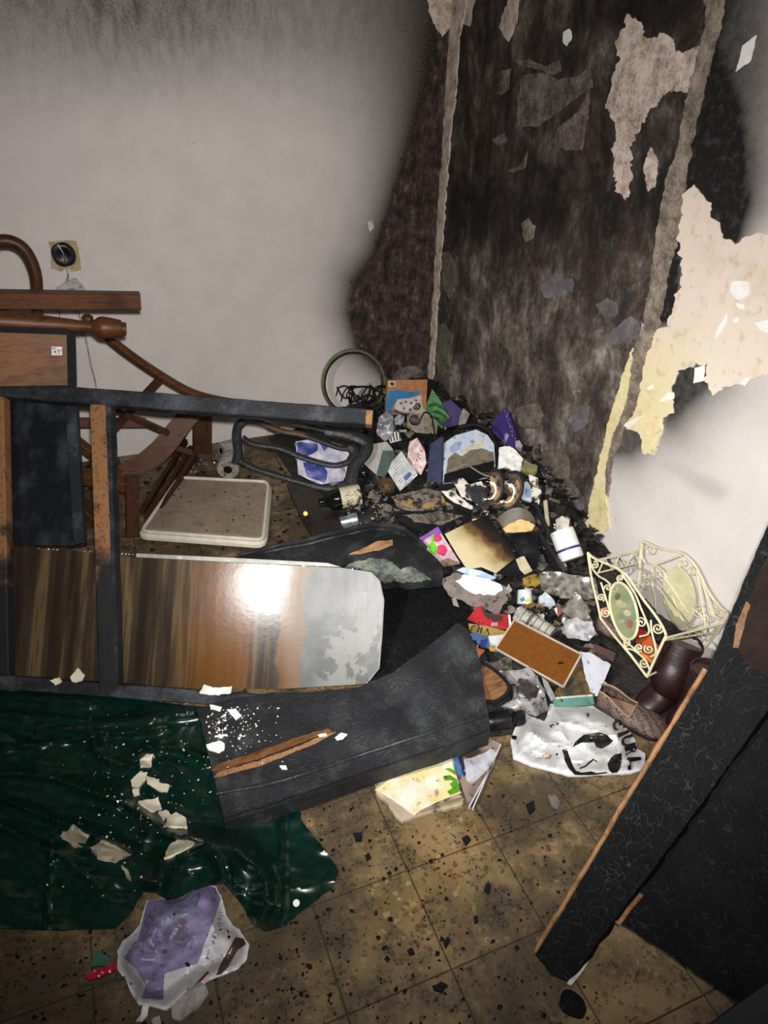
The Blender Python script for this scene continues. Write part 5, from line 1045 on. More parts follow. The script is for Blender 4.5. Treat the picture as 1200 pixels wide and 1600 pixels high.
item('purple_card_edge', 'purple card corner beside the grey foam sheet', 'card', [(902, 1038), (914, 1020), (920, 1034), (916, 1042)], flat('violet_card', 70, 54, 100), 'mid', .003, .034)
o, s = item('teal_packet', 'teal packet with a pale edge above the white plastic bag', 'packet', [(862, 1090), (900, 1087), (926, 1085), (929, 1100), (900, 1104), (866, 1104)], flat('teal_card', 84, 134, 122, .6), 'mid', .01, .02, res=6)
decal('pale_edge', [(862, 1090), (900, 1087), (926, 1085), (926, 1088), (900, 1090), (862, 1093)], s, flat('teal_pale', 190, 206, 196), o)
item('grey_foam_sheet', 'pale grey torn foam sheet standing beside the patterned shoe', 'foam sheet', [(906, 1018), (922, 1020), (940, 1030), (955, 1038), (950, 1052), (940, 1070), (934, 1088), (924, 1086), (916, 1062)], M('grey_foam', srgb(176, 178, 186), .8, .15, dirt=.12), 'cam', .006, .03, jag=.8, bump=(.003, 20), res=4.5)
item('brown_leather_flap', 'red-brown leather flap above the grey foam sheet', 'leather', [(906, 1012), (930, 1006), (962, 1020), (958, 1034), (940, 1030), (922, 1020)], flat('red_brown_leather', 84, 52, 44, .5), 'mid', .006, .022)
# --- black bottle by the white bag
kA = Pz(762, 1128, .028); kB = Pz(818, 1122, .028)
lathe('melted_black_bottle', kA, kB, [(0, .012), (0, .026), (.1, .028), (.6, .028), (.68, .018), (.72, .018), (.74, .024), (.95, .024), (1, .020), (1, .006)], MAT['blackgloss'], None, 18, .004, label='melted black bottle between the charred slab and the white bag', cat='bottle')
# --- printed magazines on the floor
t = thing('scorched_magazine', 'scorched yellow-and-white magazine with green leaves printed, on the tiles', 'magazine', Pz(660, 1240, 0))
zm = lambda q: zz(q, 570, 1130, .1917)
Sm = Sbump(Sfloor(.016), .005, 10, 3)
under = zm([(80, 395), (180, 330), (420, 240), (640, 195), (700, 215), (760, 440), (815, 600), (800, 660), (620, 690), (420, 760), (300, 800), (240, 740), (170, 630), (90, 560)])
patch('page_block', under, Slift(Sm, -.004), .010, M('wet_page_block', srgb(176, 160, 140), .7, .25, burn=.18, bs=12), t, res=6, jag=1.0, down=(0, 0, -1))
cover = zm([(82, 548), (200, 470), (320, 410), (480, 345), (700, 285), (740, 420), (785, 570), (600, 640), (450, 720), (405, 765), (250, 650), (170, 600)])
patch('cover', cover, Slift(Sm, .004), .002, M('yellow_white_cover', srgb(216, 212, 198), .5, .1, vs=16, col2=srgb(206, 194, 136), dirt=.12), t, res=6, jag=.4)
for q in ([(650, 380), (690, 375), (740, 400), (740, 430), (700, 405)], [(640, 440), (690, 430), (750, 465), (755, 490), (700, 470), (650, 475)], [(670, 560), (720, 530), (765, 490), (775, 560), (700, 590)], [(690, 500), (735, 470), (755, 495), (720, 540)]): patch('green_leaf_print', zm(q), Slift(Sm, .0055), .001, flat('leaf_print', 96, 168, 40, .4), t, res=4)
patch('pink_print', zm([(565, 560), (590, 540), (605, 575), (580, 610)]), Slift(Sm, .0055), .001, flat('pink_blot', 220, 160, 170), t, res=4)
patch('brown_scorch', zm([(250, 340), (420, 245), (640, 200), (700, 222), (700, 275), (480, 335), (330, 395), (240, 440)]), Slift(Sm, .0045), .002, M('brown_scorched_page', srgb(160, 128, 88), .7, .3, dirt=.25), t, res=5, jag=.5)
patch('burnt_corner', zm([(88, 430), (150, 385), (260, 335), (300, 330), (240, 400), (190, 430), (150, 445), (110, 430)]), Slift(Sm, .0055), .003, MAT['black'], t, res=4, jag=.8)
for i in range(3): patch('loose_leaf', zm([(450, 740 - i * 12), (600, 680 - i * 14), (800, 640 - i * 22), (800, 655 - i * 22), (610, 700 - i * 14), (455, 755 - i * 12)]), Sfloor(.010 + .003 * i), .0015, flat('leaf_edge%d' % i, 190 - 20 * i, 174 - 22 * i, 150 - 24 * i), t, res=6)
t = thing('plastic_case', 'grey clear plastic case with wet papers beside the magazine', 'plastic case', Pz(745, 1210, 0))
Sk = Sfloor(.014)
patch('case_tray', zm([(860, 690), (820, 600), (760, 430), (710, 215), (830, 120), (940, 85), (1110, 170), (1000, 460), (890, 700)]), Sk, .012, M('wet_grey_papers', srgb(140, 124, 112), .35, .3, vs=16, dirt=.3, col2=srgb(96, 80, 72)), t, res=6, down=(0, 0, -1))
for q, m in (([(780, 300), (860, 290), (950, 260), (1040, 200), (1080, 260), (1000, 380), (880, 500), (830, 470)], flat('lilac_paper', 196, 196, 206, .4, dirt=.15)), ([(840, 118), (935, 90), (1100, 170), (1060, 220), (960, 200)], flat('wet_print_paper', 160, 140, 128, .4, dirt=.3)), ([(710, 230), (760, 270), (800, 430), (765, 450), (735, 370)], flat('magazine_blue', 80, 120, 160, .4)), ([(755, 265), (800, 280), (825, 420), (805, 440)], flat('magazine_navy', 44, 48, 86, .4)), ([(720, 200), (830, 130), (950, 240), (860, 290), (780, 270)], flat('brown_wet_paper', 70, 56, 48, .4))):
    patch('wet_paper', zm(q), Slift(Sk, .002), .001, m, t, res=5, jag=.6)
for a, b in (((1105, 180), (880, 700)), ((1050, 320), (850, 690))): bar('case_edge', Pz(*zm([a])[0], .016), Pz(*zm([b])[0], .016), .004, .01, UP, M('clear_case_edge', srgb(190, 190, 190), .2, .2), t, 3)
patch('black_spine', zm([(1040, 330), (1060, 300), (895, 690), (850, 680)]), Slift(Sk, .003), .003, MAT['black'], t, res=6)
# ------------------------------------------------------------------ white plastic bag with black print
zg = lambda q: zz(q, 780, 1080, .2)
bagpoly = zg([(90, 390), (100, 350), (130, 270), (170, 230), (215, 175), (260, 200), (300, 215), (350, 235), (375, 190), (395, 100), (440, 96), (460, 112), (560, 92), (640, 92), (720, 112), (800, 130), (880, 165), (950, 210), (1000, 260), (1030, 330), (1060, 380), (1080, 450), (1140, 480), (1140, 570), (1115, 620), (1060, 630), (1020, 645), (900, 645), (760, 650), (640, 660), (545, 660), (400, 620), (250, 580), (110, 520)])
def bagz(x, y):
    d = sdist(x, y, bagpoly); e = ss(0, 26, d); u = (x - 800) / 200
    p = Vector((x * .016 + y * .012, y * .030 - x * .010, 2.0)); h = (1 - abs(noise.noise(p)) * 2.6) * .7 + (1 - abs(noise.noise(p * 2.6 + Vector((3, 1, 0)))) * 2.4) * .25
    lf = .6 + .7 * ss(890, 830, x)
    return Pz(x, y, .008 + e * (.042 + .030 * h * lf))
S_bag = S(bagz)
bag = patch('plastic_bag', bagpoly, S_bag, .006, M('white_bag_film', srgb(204, 205, 205), .42, .10, dirt=.14, bump=.12), None, res=4, jag=.5, down=(0, 0, -1), label='crumpled white plastic bag with black leaf emblem and lettering, on the tiles', cat='plastic bag')
def bd_(name, q, m, off=.002, res=4, jag=.3): return patch(name, zg(q), Slift(S_bag, off), .001, m, bag, res=res, jag=jag)
pk = M('black_bag_print', (.010, .010, .011), .25, .1)
bd_('black_emblem', [(567, 442), (590, 405), (625, 370), (660, 345), (720, 335), (780, 325), (840, 345), (892, 388), (860, 420), (800, 452), (760, 440), (740, 400), (690, 402), (640, 405), (600, 420)], pk)
bd_('black_emblem', [(950, 480), (956, 530), (945, 590), (920, 638), (880, 642), (855, 610), (845, 565), (870, 525), (910, 495)], pk)
bd_('black_emblem', [(490, 455), (530, 445), (545, 500), (570, 570), (600, 620), (640, 632), (720, 625), (760, 640), (830, 628), (850, 640), (760, 655), (640, 658), (590, 655), (550, 610), (510, 540)], pk)
bd_('emblem_line', [(625, 598), (665, 580), (700, 548), (730, 530), (760, 540), (764, 556), (740, 540), (705, 558), (672, 588), (630, 604)], pk)
for q in ([(682, 178), (702, 176), (703, 200), (690, 207), (681, 195)], [(445, 252), (462, 250), (464, 264), (450, 266)], [(400, 270), (430, 262), (432, 270), (412, 275), (415, 288), (402, 288)], [(440, 486), (460, 482), (458, 504), (444, 506)], [(95, 345), (140, 355), (135, 385), (100, 375)]): bd_('burn_spot', q, pk)
bd_('tan_stain', [(335, 500), (370, 485), (410, 505), (395, 525), (350, 522)], flat('tan_stain', 200, 150, 90))
def letter(ch, x, y, size, a, sq=1.0): text_on('bag_letter', ch, x, y, size, a, Slift(S_bag, .006), pk, bag, sq, .0008, .035)
letter('C', 954, 1131, 25, 1.15, .9); letter('I', 963, 1147, 25, 1.25, 1.0); letter('U', 968, 1153, 27, 1.32, 1.0); letter('R', 974, 1169, 26, 1.40, .85); letter('L', 979, 1185, 27, 1.45, 1.1)
bd_('bag_letter', [(870, 200), (895, 195), (915, 215), (915, 235), (900, 238), (902, 220), (885, 210)], pk); bd_('bag_letter', [(930, 258), (950, 245), (960, 262), (940, 275)], pk)
# ------------------------------------------------------------------ wire basket
zw = lambda q: zz(q, 900, 830, .21667)
PFb = Px(975, 954, -.30); S_f = Splane(PFb, (-1, .02, .18)); PBb = Px(1060, 920, -.035); S_k = Splane(PBb, (-1, .02, .06))
bk = thing('wire_basket', 'cream painted wire basket with scrolls and oval medallions, tipped against the wall', 'basket', Pz(1012, 1056, .08))
cm = MAT['cream_metal']
def wire(name, q, s, r=.0032, sm=True, geo=False):
    p = [s(a, b) for a, b in zw(q)]
    p = bez(p, 6) if sm else p
    return tube_geo(p, r, 7) if geo else tube(name, p, r, cm, bk, 7)
def scrolls(name, lst, s, r=.0028):
    for (cx, cy, rad, tn, a, sg) in lst: tube(name, spx(900 + cx * .21667, 830 + cy * .21667, rad * .21667, tn, a, s, sg, 22), r, cm, bk, 6)
# front panel
wire('front_frame', [(85, 155), (95, 230), (120, 380), (150, 500), (178, 630)], S_f, .0042); wire('front_frame', [(178, 630), (280, 760), (400, 900), (512, 1050)], S_f, .0042, False); wire('front_frame', [(512, 1050), (580, 900), (650, 750)], S_f, .0042, False)
wire('front_frame', [(85, 155), (130, 195), (220, 235), (300, 270), (370, 325), (430, 410), (490, 500), (560, 590), (620, 680), (650, 750)], S_f, .0042)
wire('inner_wire', [(95, 175), (115, 260), (160, 320), (210, 350), (250, 385)], S_f); wire('inner_wire', [(320, 280), (345, 330), (380, 380), (430, 460), (470, 560), (520, 680), (520, 740), (460, 760)], S_f); wire('inner_wire', [(180, 370), (215, 480), (250, 600), (290, 700), (340, 780), (440, 860)], S_f); wire('inner_wire', [(540, 640), (545, 720), (570, 820), (575, 880), (540, 905)], S_f)
wire('inner_wire', [(345, 780), (360, 840), (420, 860), (500, 930), (530, 1000)], S_f)
scrolls('scroll', [(135, 245, 28, 1.4, 4.5, 1), (180, 480, 30, 1.5, 1, -1), (320, 340, 26, 1.4, 2, 1), (590, 700, 42, 1.6, 0, 1), (470, 660, 40, 1.5, 3.4, 1), (365, 800, 28, 1.4, 2, -1), (455, 840, 32, 1.5, 1, 1), (525, 850, 36, 1.5, 4, -1), (490, 950, 34, 1.5, .5, 1), (230, 410, 26, 1.3, 3, 1), (215, 590, 34, 1.5, 4, -1)], S_f)
ovp = zw(ell(345, 575, 92, 210, -13, 30))
med = patch('oval_medallion', ovp, S_f, .006, M('sage_painted_medallion', srgb(150, 152, 112), .5, .25, vs=12, col2=srgb(120, 136, 104)), bk, res=5, label='oval sage medallion painted with pale flowers')
tube('medallion_rim', [S_f(a, b) for a, b in ovp] + [S_f(*ovp[0])], .0045, cm, bk, 7)
for q, c in ((ell(325, 525, 42, 26, 20, 12), (212, 202, 160)), (ell(370, 590, 30, 22, 30, 12), (206, 196, 158)), (ell(385, 670, 26, 34, 0, 12), (176, 110, 96)), (ell(300, 470, 20, 26, 30, 10), (120, 104, 76)), (ell(325, 650, 22, 20, 0, 10), (196, 192, 150)), (ell(290, 420, 14, 20, 40, 10), (196, 190, 150))):
    patch('painted_flower', zw(q), Slift(S_f, .001), .001, flat('petal_%d' % c[1], *c), med, res=3.5)
# back panel
wire('back_frame', [(470, 70), (462, 200), (455, 320), (445, 400)], S_k, .0042); wire('back_frame', [(470, 70), (520, 90), (600, 125), (740, 150), (800, 185), (860, 250), (910, 350), (960, 450), (1030, 540), (1080, 585)], S_k, .0042)
wire('back_frame', [(1080, 585), (1060, 640), (980, 740), (880, 860)], S_k, .004)
wire('inner_wire', [(480, 90), (475, 180), (500, 230), (560, 245), (620, 280), (650, 340)], S_k); wire('inner_wire', [(560, 245), (650, 215), (750, 175)], S_k); wire('inner_wire', [(545, 260), (550, 400), (570, 480), (575, 560)], S_k); wire('inner_wire', [(870, 280), (890, 420), (910, 540), (930, 660), (900, 760)], S_k); wire('inner_wire', [(905, 350), (950, 500), (990, 600), (1040, 640)], S_k); wire('inner_wire', [(630, 330), (700, 420), (760, 520), (810, 590)], S_k); wire('inner_wire', [(690, 470), (740, 580), (770, 650)], S_k); wire('inner_wire', [(840, 560), (890, 600), (910, 640), (860, 680), (760, 690)], S_k)
scrolls('scroll', [(530, 140, 40, 1.6, 3.5, 1), (590, 320, 34, 1.5, 2, 1), (505, 385, 36, 1.6, 1, 1), (765, 235, 32, 1.6, 2, 1), (835, 290, 34, 1.6, 5, -1), (670, 430, 36, 1.5, 3, 1), (885, 570, 52, 1.7, 1, 1), (1015, 585, 44, 1.6, 4, -1), (940, 630, 30, 1.4, 0, 1), (500, 320, 30, 1.3, 2, -1), (790, 700, 24, 1.4, 2, 1)], S_k)
patch('oval_medallion', zw(ell(738, 470, 112, 218, -9, 30)), S_k, .006, M('cream_medallion', srgb(214, 208, 168), .5, .15), bk, res=7)
# rails between the panels
def rail(a, b, r=.004): tube('connecting_rail', [S_f(*zw([a])[0]), S_k(*zw([b])[0])], r, cm, bk, 7)
rail((150, 210), (462, 140)); rail((160, 300), (455, 230), .003); rail((650, 770), (1050, 668)); rail((640, 785), (1000, 730), .003); rail((512, 1050), (880, 860), .0035)
a0, a1 = S_f(*zw([(150, 210)])[0]), S_k(*zw([(462, 140)])[0]); b0, b1 = S_f(*zw([(160, 300)])[0]), S_k(*zw([(455, 230)])[0]); g = []
for i in range(6): g.append(tube_geo([a0.lerp(a1, i / 6), b0.lerp(b1, (i + 1) / 6)] if i % 2 else [b0.lerp(b1, i / 6), a0.lerp(a1, (i + 1) / 6)], .0028, 6))
c0_, c1_ = S_f(*zw([(650, 770)])[0]), S_k(*zw([(1050, 668)])[0]); d0, d1 = S_f(*zw([(640, 785)])[0]), S_k(*zw([(1000, 730)])[0])
for i in range(8): g.append(tube_geo([c0_.lerp(c1_, i / 8), d0.lerp(d1, (i + 1) / 8)], .0026, 6))
for vs_, fs_ in g: build('cross_wire', vs_, fs_, cm, bk)
# things in the basket
o, s = item('orange_paper', 'orange and red paper tucked inside the wire basket', 'paper', zw([(430, 800), (440, 700), (480, 700), (560, 790), (630, 870), (610, 960), (560, 970), (470, 900)]), flat('orange_paper', 206, 92, 40, .5), 'cam', .004, surf=Splane(Px(1010, 1010, -.22), (-1, .02, .3)), bump=(.003, 16))
decal('red_print', zw([(440, 700), (480, 700), (530, 760), (440, 775)]), s, flat('red_wrapper', 190, 40, 36), o); decal('yellow_print', zw([(470, 880), (520, 900), (560, 950), (500, 920)]), s, flat('amber_print', 224, 150, 60), o)
item('orange_wrapper', 'small orange wrapper behind the left edge of the wire basket', 'wrapper', zw([(176, 560), (240, 540), (270, 600), (260, 650), (190, 630)]), flat('amber_wrapper', 196, 104, 40, .5), 'cam', .006, .05, fold=(.005, 20), res=4)
item('charred_cardboard', 'black and grey charred cardboard inside the wire basket', 'cardboard', zw([(400, 450), (440, 440), (520, 510), (580, 590), (680, 650), (750, 720), (700, 760), (600, 790), (470, 690), (420, 560)]), M('char_cardboard', srgb(28, 27, 27), .7, .5, dirt=.2), 'cam', .006, surf=Splane(Px(1025, 965, -.20), (-1, .02, .25)), fold=(.005, 16), jag=1.6)
# ------------------------------------------------------------------ boots and shoes
def limb(name, path, rx, ry, m, par, up=None, k=5):
    P = bez(path, k); n = len(path)
    def ex(a): return [v[0] for v in bez([(q, q) for q in a], k)]
    return tube(name, P, ex(rx), m, par, 18, up, ex(ry))
MAT['burgundy'] = M('burgundy_leather', srgb(40, 17, 18), .42, .35, vs=12, bump=.25, bsc=40); MAT['solebrown'] = M('dark_sole', srgb(26, 17, 15), .6, .3)
def boot(label, top, ankle, heel, toe, r):
    b = thing('ankle_boot', label, 'boot', heel, 'burgundy boots')
    limb('shaft', [top, top.lerp(ankle, .5), ankle, ankle.lerp(heel, .7) + UP * .01], [r, r * .96, r * .9, r * .62], [r * .9, r * .85, r * .8, r * .7], MAT['burgundy'], b)
    limb('vamp', [heel + UP * .035, heel.lerp(toe, .35) + UP * .05, heel.lerp(toe, .7) + UP * .038, toe + UP * .026, toe + (toe - heel).normalized() * .012 + UP * .02], [r * .62, r * .72, r * .74, r * .55, r * .2], [.034, .05, .036, .024, .010], MAT['burgundy'], b, UP)
    limb('sole', [heel - (toe - heel).normalized() * .02 + UP * .008, heel.lerp(toe, .5) + UP * .008, toe + (toe - heel).normalized() * .015 + UP * .008], [r * .62, r * .78, r * .42], [.009, .009, .009], MAT['solebrown'], b, UP)
    tube('cuff', [top + (Vector((math.cos(a), math.sin(a), 0)) * r * .98) for a in [6.283 * i / 18 for i in range(19)]], .004, MAT['burgundy'], b, 6)
    return b
boot('burgundy leather ankle boot standing beside the wire basket, toe towards the heap', Px(1066, 1006, -.185), Pz(1046, 1066, .11), Pz(1040, 1096, .0) + Vector((.02, 0, .004)), Pz(1001, 1116, .004), .062)
boot('second burgundy boot half hidden behind the charred door', Px(1110, 1050, -.24), Pz(1082, 1122, .10), Pz(1082, 1140, .004), Pz(1046, 1142, .004), .055)
def mat_snake():
    t = NT('snakeskin_print'); e = t.n('TexVoronoi', {'Vector': t.obj, 'Scale': 150.0}, feature='DISTANCE_TO_EDGE').outputs[0]; wv_ = t.n('TexWave', {'Vector': t.obj, 'Scale': 16.0, 'Distortion': 6.0, 'Detail': 1.0}).outputs[0]
    c = t.mix(t.step(wv_, .4, .6), srgb(92, 72, 62), srgb(50, 38, 33)); c = t.mix(t.step(e, .10, .02), c, srgb(122, 104, 92))
    return t.out(c, .5, t.bump(e, .8, .004))
MAT['snake'] = mat_snake(); MAT['insole'] = flat('tan_insole', 176, 142, 114, .6, dirt=.1)
def shoe(label, heel, toe, w, h, flip=1.0, group='patterned shoes'):
    s = thing('patterned_shoe', label, 'shoe', heel, group); d = (toe - heel); L = d.length; d.normalize(); sd = UP.cross(d).normalized(); vs = []; fs = []; n, k = 22, 17
    wd = lambda t: w * (.62 + .5 * math.sin(math.pi * min(1, t * 1.05) * .75) if t < .75 else 1.10 * math.sqrt(max(0, 1 - ((t - .75) / .26) ** 2)) + .02)
    hg = lambda t: h * (1.0 - .45 * ss(.1, .45, t) if t < .5 else .55 * (1 - .35 * ss(.55, 1, t)) * math.sqrt(max(.02, 1 - max(0, (t - .8) / .205) ** 2)))
    for i in range(n + 1):
        t = i / n; ww, hh = wd(t), hg(t); op = ss(.58, .48, t)          # open at the rear
        for j in range(k + 1):
            a = math.pi * j / k; x = math.cos(a); y = math.sin(a) ** .7
            vs.append(heel + d * (L * t) + sd * (x * ww * .5) + UP * (.012 + y * hh))
    for i in range(n):
        for j in range(k):
            t = (i + .5) / n; mid = (j + .5) / k
            if t < .52 and .22 < mid < .78: continue
            a = i * (k + 1) + j; fs.append((a, a + 1, a + k + 2, a + k + 1))
    up_ = build('upper', vs, fs, MAT['snake'], s); md = up_.modifiers.new('thickness', 'SOLIDIFY'); md.thickness = .003
    ring = []; 
    for sgn in (1, -1):
        rng = range(n + 1) if sgn > 0 else range(n, -1, -1)
        for i in rng: t = i / n; ring.append(heel + d * (L * t) + sd * (sgn * wd(t) * .5))
    m = len(ring); V = [p + UP * .001 for p in ring] + [p + UP * .014 for p in ring]
    build('sole', V, [tuple(range(m - 1, -1, -1)), tuple(range(m, 2 * m))] + [(i, (i + 1) % m, m + (i + 1) % m, m + i) for i in range(m)], MAT['solebrown'], s)
    cen_ = sum(ring, Vector()) / m; V2 = [cen_ + (p - cen_) * .93 + UP * .018 for p in ring]
    build('insole', V2, [tuple(range(m))], MAT['insole'], s)
    tube('topline', [vs[i * (k + 1) + 4] for i in range(12)] + [vs[11 * (k + 1) + j] for j in range(5, 14)] + [vs[i * (k + 1) + 13] for i in range(11, -1, -1)], .003, MAT['insole'], s, 6)
    return s
shoe('snakeskin-patterned shoe with tan insole behind the white plastic bag, near the boots', Pz(934, 1098, .006), Pz(1040, 1152, .006), .088, .075)
shoe('snakeskin-patterned shoe standing left of the wire basket', Pm(988, 1006, .02), Pm(928, 982, .02) + UP * .02, .080, .07)
# ------------------------------------------------------------------ lilac package on the floor
zk = lambda q: zz(q, 180, 1370, .18333)
pkpoly = zk([(270, 200), (450, 180), (560, 140), (640, 90), (760, 60), (860, 80), (910, 180), (945, 320), (1000, 410), (1060, 450), (1140, 580), (1120, 700), (1050, 780), (930, 830), (800, 880), (640, 980), (520, 1080), (430, 1135), (300, 1100), (200, 1090), (150, 1020), (90, 880), (20, 790), (20, 640), (60, 550), (140, 490), (200, 420)])
def pkz(x, y):
    d = sdist(x, y, pkpoly); p = Vector((x * .03, y * .03, 9)); h = 1 - abs(noise.noise(p)) * 2.2
    return Pz(x, y, .006 + ss(0, 30, d) * (.058 + .017 * h))
S_pk = S(pkz)
pko = patch('wrapped_package', pkpoly, S_pk, .005, M('white_wrapper_film', srgb(206, 204, 206), .35, .1, dirt=.10), None, res=4.5, jag=.6, down=(0, 0, -1), label='wet lilac and white wrapped package on the floor below the green cloth', cat='package')
lil = M('lilac_print', srgb(134, 134, 182), .4, .2, vs=9, dirt=.15); 
def kd(name, q, m, off=.002, res=5, jag=.3): return patch(name, zk(q), Slift(S_pk, off), .001, m, pko, res=res, jag=jag)
kd('lilac_panel', [(280, 205), (450, 190), (560, 150), (640, 105), (760, 75), (850, 95), (895, 190), (830, 400), (770, 550), (700, 740), (560, 780), (420, 830), (410, 1040), (310, 1030), (230, 1030), (265, 920), (180, 780), (80, 690), (200, 540)], lil)
smud = M('soot_smudge', srgb(96, 90, 104), .5, .4, vs=22, col2=srgb(140, 140, 180))
kd('soot_smudge', [(300, 220), (450, 210), (560, 160), (660, 120), (720, 160), (700, 240), (740, 300), (640, 340), (600, 420), (640, 520), (560, 560), (440, 520), (340, 420), (290, 320)], smud, .003, jag=1.5)
kd('soot_smudge', [(170, 560), (400, 560), (620, 600), (400, 620), (200, 620), (120, 640)], smud, .003, jag=1.0)
marks('printed_text', *zk([(880, 300)])[0], 5, 1.75, Slift(S_pk, .001), flat('package_ink', 90, 90, 130), pko, 6, 2, .0006); marks('printed_text', *zk([(830, 470)])[0], 5, 1.75, Slift(S_pk, .001), flat('package_ink', 90, 90, 130), pko, 5, 3, .0006); marks('printed_text', *zk([(790, 620)])[0], 5, 1.75, Slift(S_pk, .001), flat('package_ink', 90, 90, 130), pko, 4, 4, .0006)
kd('red_edge', [(785, 800), (800, 810), (640, 975), (520, 1085), (500, 1080), (620, 965)], flat('red_edge', 150, 30, 40))
kd('brown_opening', [(1020, 520), (1090, 530), (1110, 580), (1040, 620), (960, 760), (900, 830), (860, 840), (900, 730), (960, 640)], flat('wet_brown_inside', 92, 72, 60, .4, dirt=.3))
for q in ([(600, 735), (630, 735), (636, 765), (612, 772)], [(870, 460), (905, 445), (895, 462)], [(945, 452), (970, 485), (960, 490)], [(955, 512), (980, 515), (975, 535), (958, 532)], [(490, 320), (515, 325), (505, 345)], [(135, 900), (152, 905), (145, 920)]): kd('burnt_fleck', q, MAT['black'], .003, 3, 0)
item('clear_film_scrap', 'wet clear film scrap sticking out below the lilac package', 'film', zk([(480, 1110), (560, 1040), (720, 900), (770, 930), (800, 1000), (700, 1140), (560, 1225), (490, 1220)]), M('wet_clear_film', srgb(150, 146, 140), .15, .35), surf=Sfloor(.012), th=.008, fold=(.008, 22), res=4, down=(0, 0, -1))
item('white_film_scrap', 'torn white film tail below the lilac package', 'film', zk([(240, 1110), (290, 1105), (275, 1190), (230, 1245), (175, 1230), (220, 1180)]), MAT['white'], surf=Sfloor(.010), th=.006, fold=(.006, 24), res=4, down=(0, 0, -1))
item('grey_film_scrap', 'small grey film scrap at the bottom edge below the lilac package', 'film', zk([(310, 1225), (380, 1190), (395, 1260), (330, 1290)]), M('grey_film_scrap', srgb(150, 150, 152), .3, .2), surf=Sfloor(.010), th=.006, fold=(.005, 24), res=4, down=(0, 0, -1))
item('red_wrapper', 'crumpled red foil wrapper left of the lilac package', 'wrapper', [(133, 1529), (146, 1519), (166, 1512), (181, 1505), (182, 1516), (164, 1524), (140, 1533)], flat('red_foil', 176, 30, 50, .25), surf=Sfloor(.010), th=.008, fold=(.006, 30), res=3, jag=.8, down=(0, 0, -1))
item('green_glass_shard', 'small green glass shard above the red foil wrapper', 'shard', [(141, 1509), (150, 1484), (158, 1488), (178, 1500), (176, 1508)], M('green_glass', srgb(60, 96, 80), .1, .2, dirt=.05), surf=Sfloor(.010), th=.008, res=5, down=(0, 0, -1))
tube('green_twig', bez([Pz(124, 1541, .006), Pz(150, 1536, .008), Pz(196, 1528, .006)], 4), .004, flat('twig_green', 62, 66, 44, .6), None, 6, label='thin green twig beside the red foil wrapper', cat='twig')
# ------------------------------------------------------------------ plaster fallen on cloth, rail and slab
zf = lambda q: zz(q, 0, 1060, .46667)
def chips(lst, s, grp, m, lab, conv, th=.006, sd=0):
    for i, q in enumerate(lst):
        patch('plaster_fragment', conv(q) if conv else q, Sbump(Slift(s, th), .003, 40, i + sd), th, MAT[m] if isinstance(m, str) else m, None, res=3.5, jag=.7, seed=i + sd, label=lab[i] if isinstance(lab, list) else lab, cat='plaster', group=grp)
chips([[(465, 275), (490, 250), (512, 255), (505, 298), (470, 300)], [(440, 345), (470, 310), (492, 315), (490, 345), (465, 370), (442, 365)], [(490, 330), (530, 345), (545, 355), (568, 360), (560, 385), (535, 380), (495, 355)], [(443, 378), (465, 372), (468, 392), (448, 397)], [(462, 415), (530, 402), (540, 440), (510, 450), (480, 432)], [(528, 455), (560, 446), (570, 462), (548, 474)], [(550, 500), (560, 470), (590, 452), (622, 470), (628, 505)], [(550, 610), (565, 575), (590, 540), (650, 543), (655, 555), (620, 580)]], S_cloth, 'plaster on the green cloth', 'plaster',
      ['cream plaster piece farthest up the green cloth', 'jagged cream plaster piece left of centre on the green cloth', 'long curled cream plaster piece in the middle of the green cloth', 'tiny cream plaster bit below the jagged piece on the cloth', 'flat triangular cream plaster piece on the green cloth', 'small oval plaster bit above the rounded piece on the cloth', 'rounded cream plaster piece on a fold of the green cloth', 'cream plaster piece wedged at the bunched fold of the cloth'], zf)
chips([[(300, 570), (340, 540), (380, 555), (410, 570), (440, 590), (390, 618), (330, 605)], [(210, 520), (245, 495), (300, 525), (290, 545), (255, 540), (275, 565), (250, 570), (215, 540)], [(410, 625), (430, 640), (440, 680), (425, 670)]], S_cloth, 'grey plaster in the cloth valley', 'plaster_grey', ['cracked grey plaster slab in the valley of the green cloth', 'crumbling grey plaster at the left of the cloth valley', 'narrow grey plaster sliver beside the cloth edge'], zf, .008, 20)
patch_l = [(150, 455), (175, 448), (183, 460), (165, 470)], [(208, 445), (230, 420), (252, 440), (245, 455), (225, 462), (212, 458)]
chips(list(patch_l), Splane(PF + NB * .020, NB), 'plaster on the cabinet rail', 'plaster', ['small white plaster chip on the cabinet bottom rail, left one', 'larger white plaster chip on the cabinet bottom rail'], zb, .005, 30)
chips([[(605, 645), (640, 632), (660, 642), (658, 660), (640, 670), (612, 662)], [(635, 620), (645, 612), (655, 620), (648, 628)], [(980, 625), (1000, 612), (1018, 615), (1005, 628), (988, 635)], [(820, 708), (838, 706), (842, 718), (828, 720)], [(932, 618), (955, 612), (958, 620), (938, 624)], [(585, 495), (600, 470), (625, 480), (680, 475), (675, 495), (620, 500)], [(665, 545), (690, 538), (708, 560), (690, 572)], [(615, 530), (650, 535), (645, 545), (618, 542)]], Sslab, 'plaster on the charred slab', 'whitechip', ['largest white plaster chip on the charred slab near the cloth', 'small white chip just above the largest chip on the slab', 'white chip beyond the bare streak on the charred slab', 'white chip below the bare streak on the charred slab', 'thin white chip on the end of the bare streak', 'white plaster crumbs on the broken rail end', 'white chip at the corner of the charred slab', 'flat white chip below the broken rail'], zb, .004, 40)
rk = random.Random(4)
def reg_slab(r): return (r.gauss(350, 34), r.gauss(1130, 26))
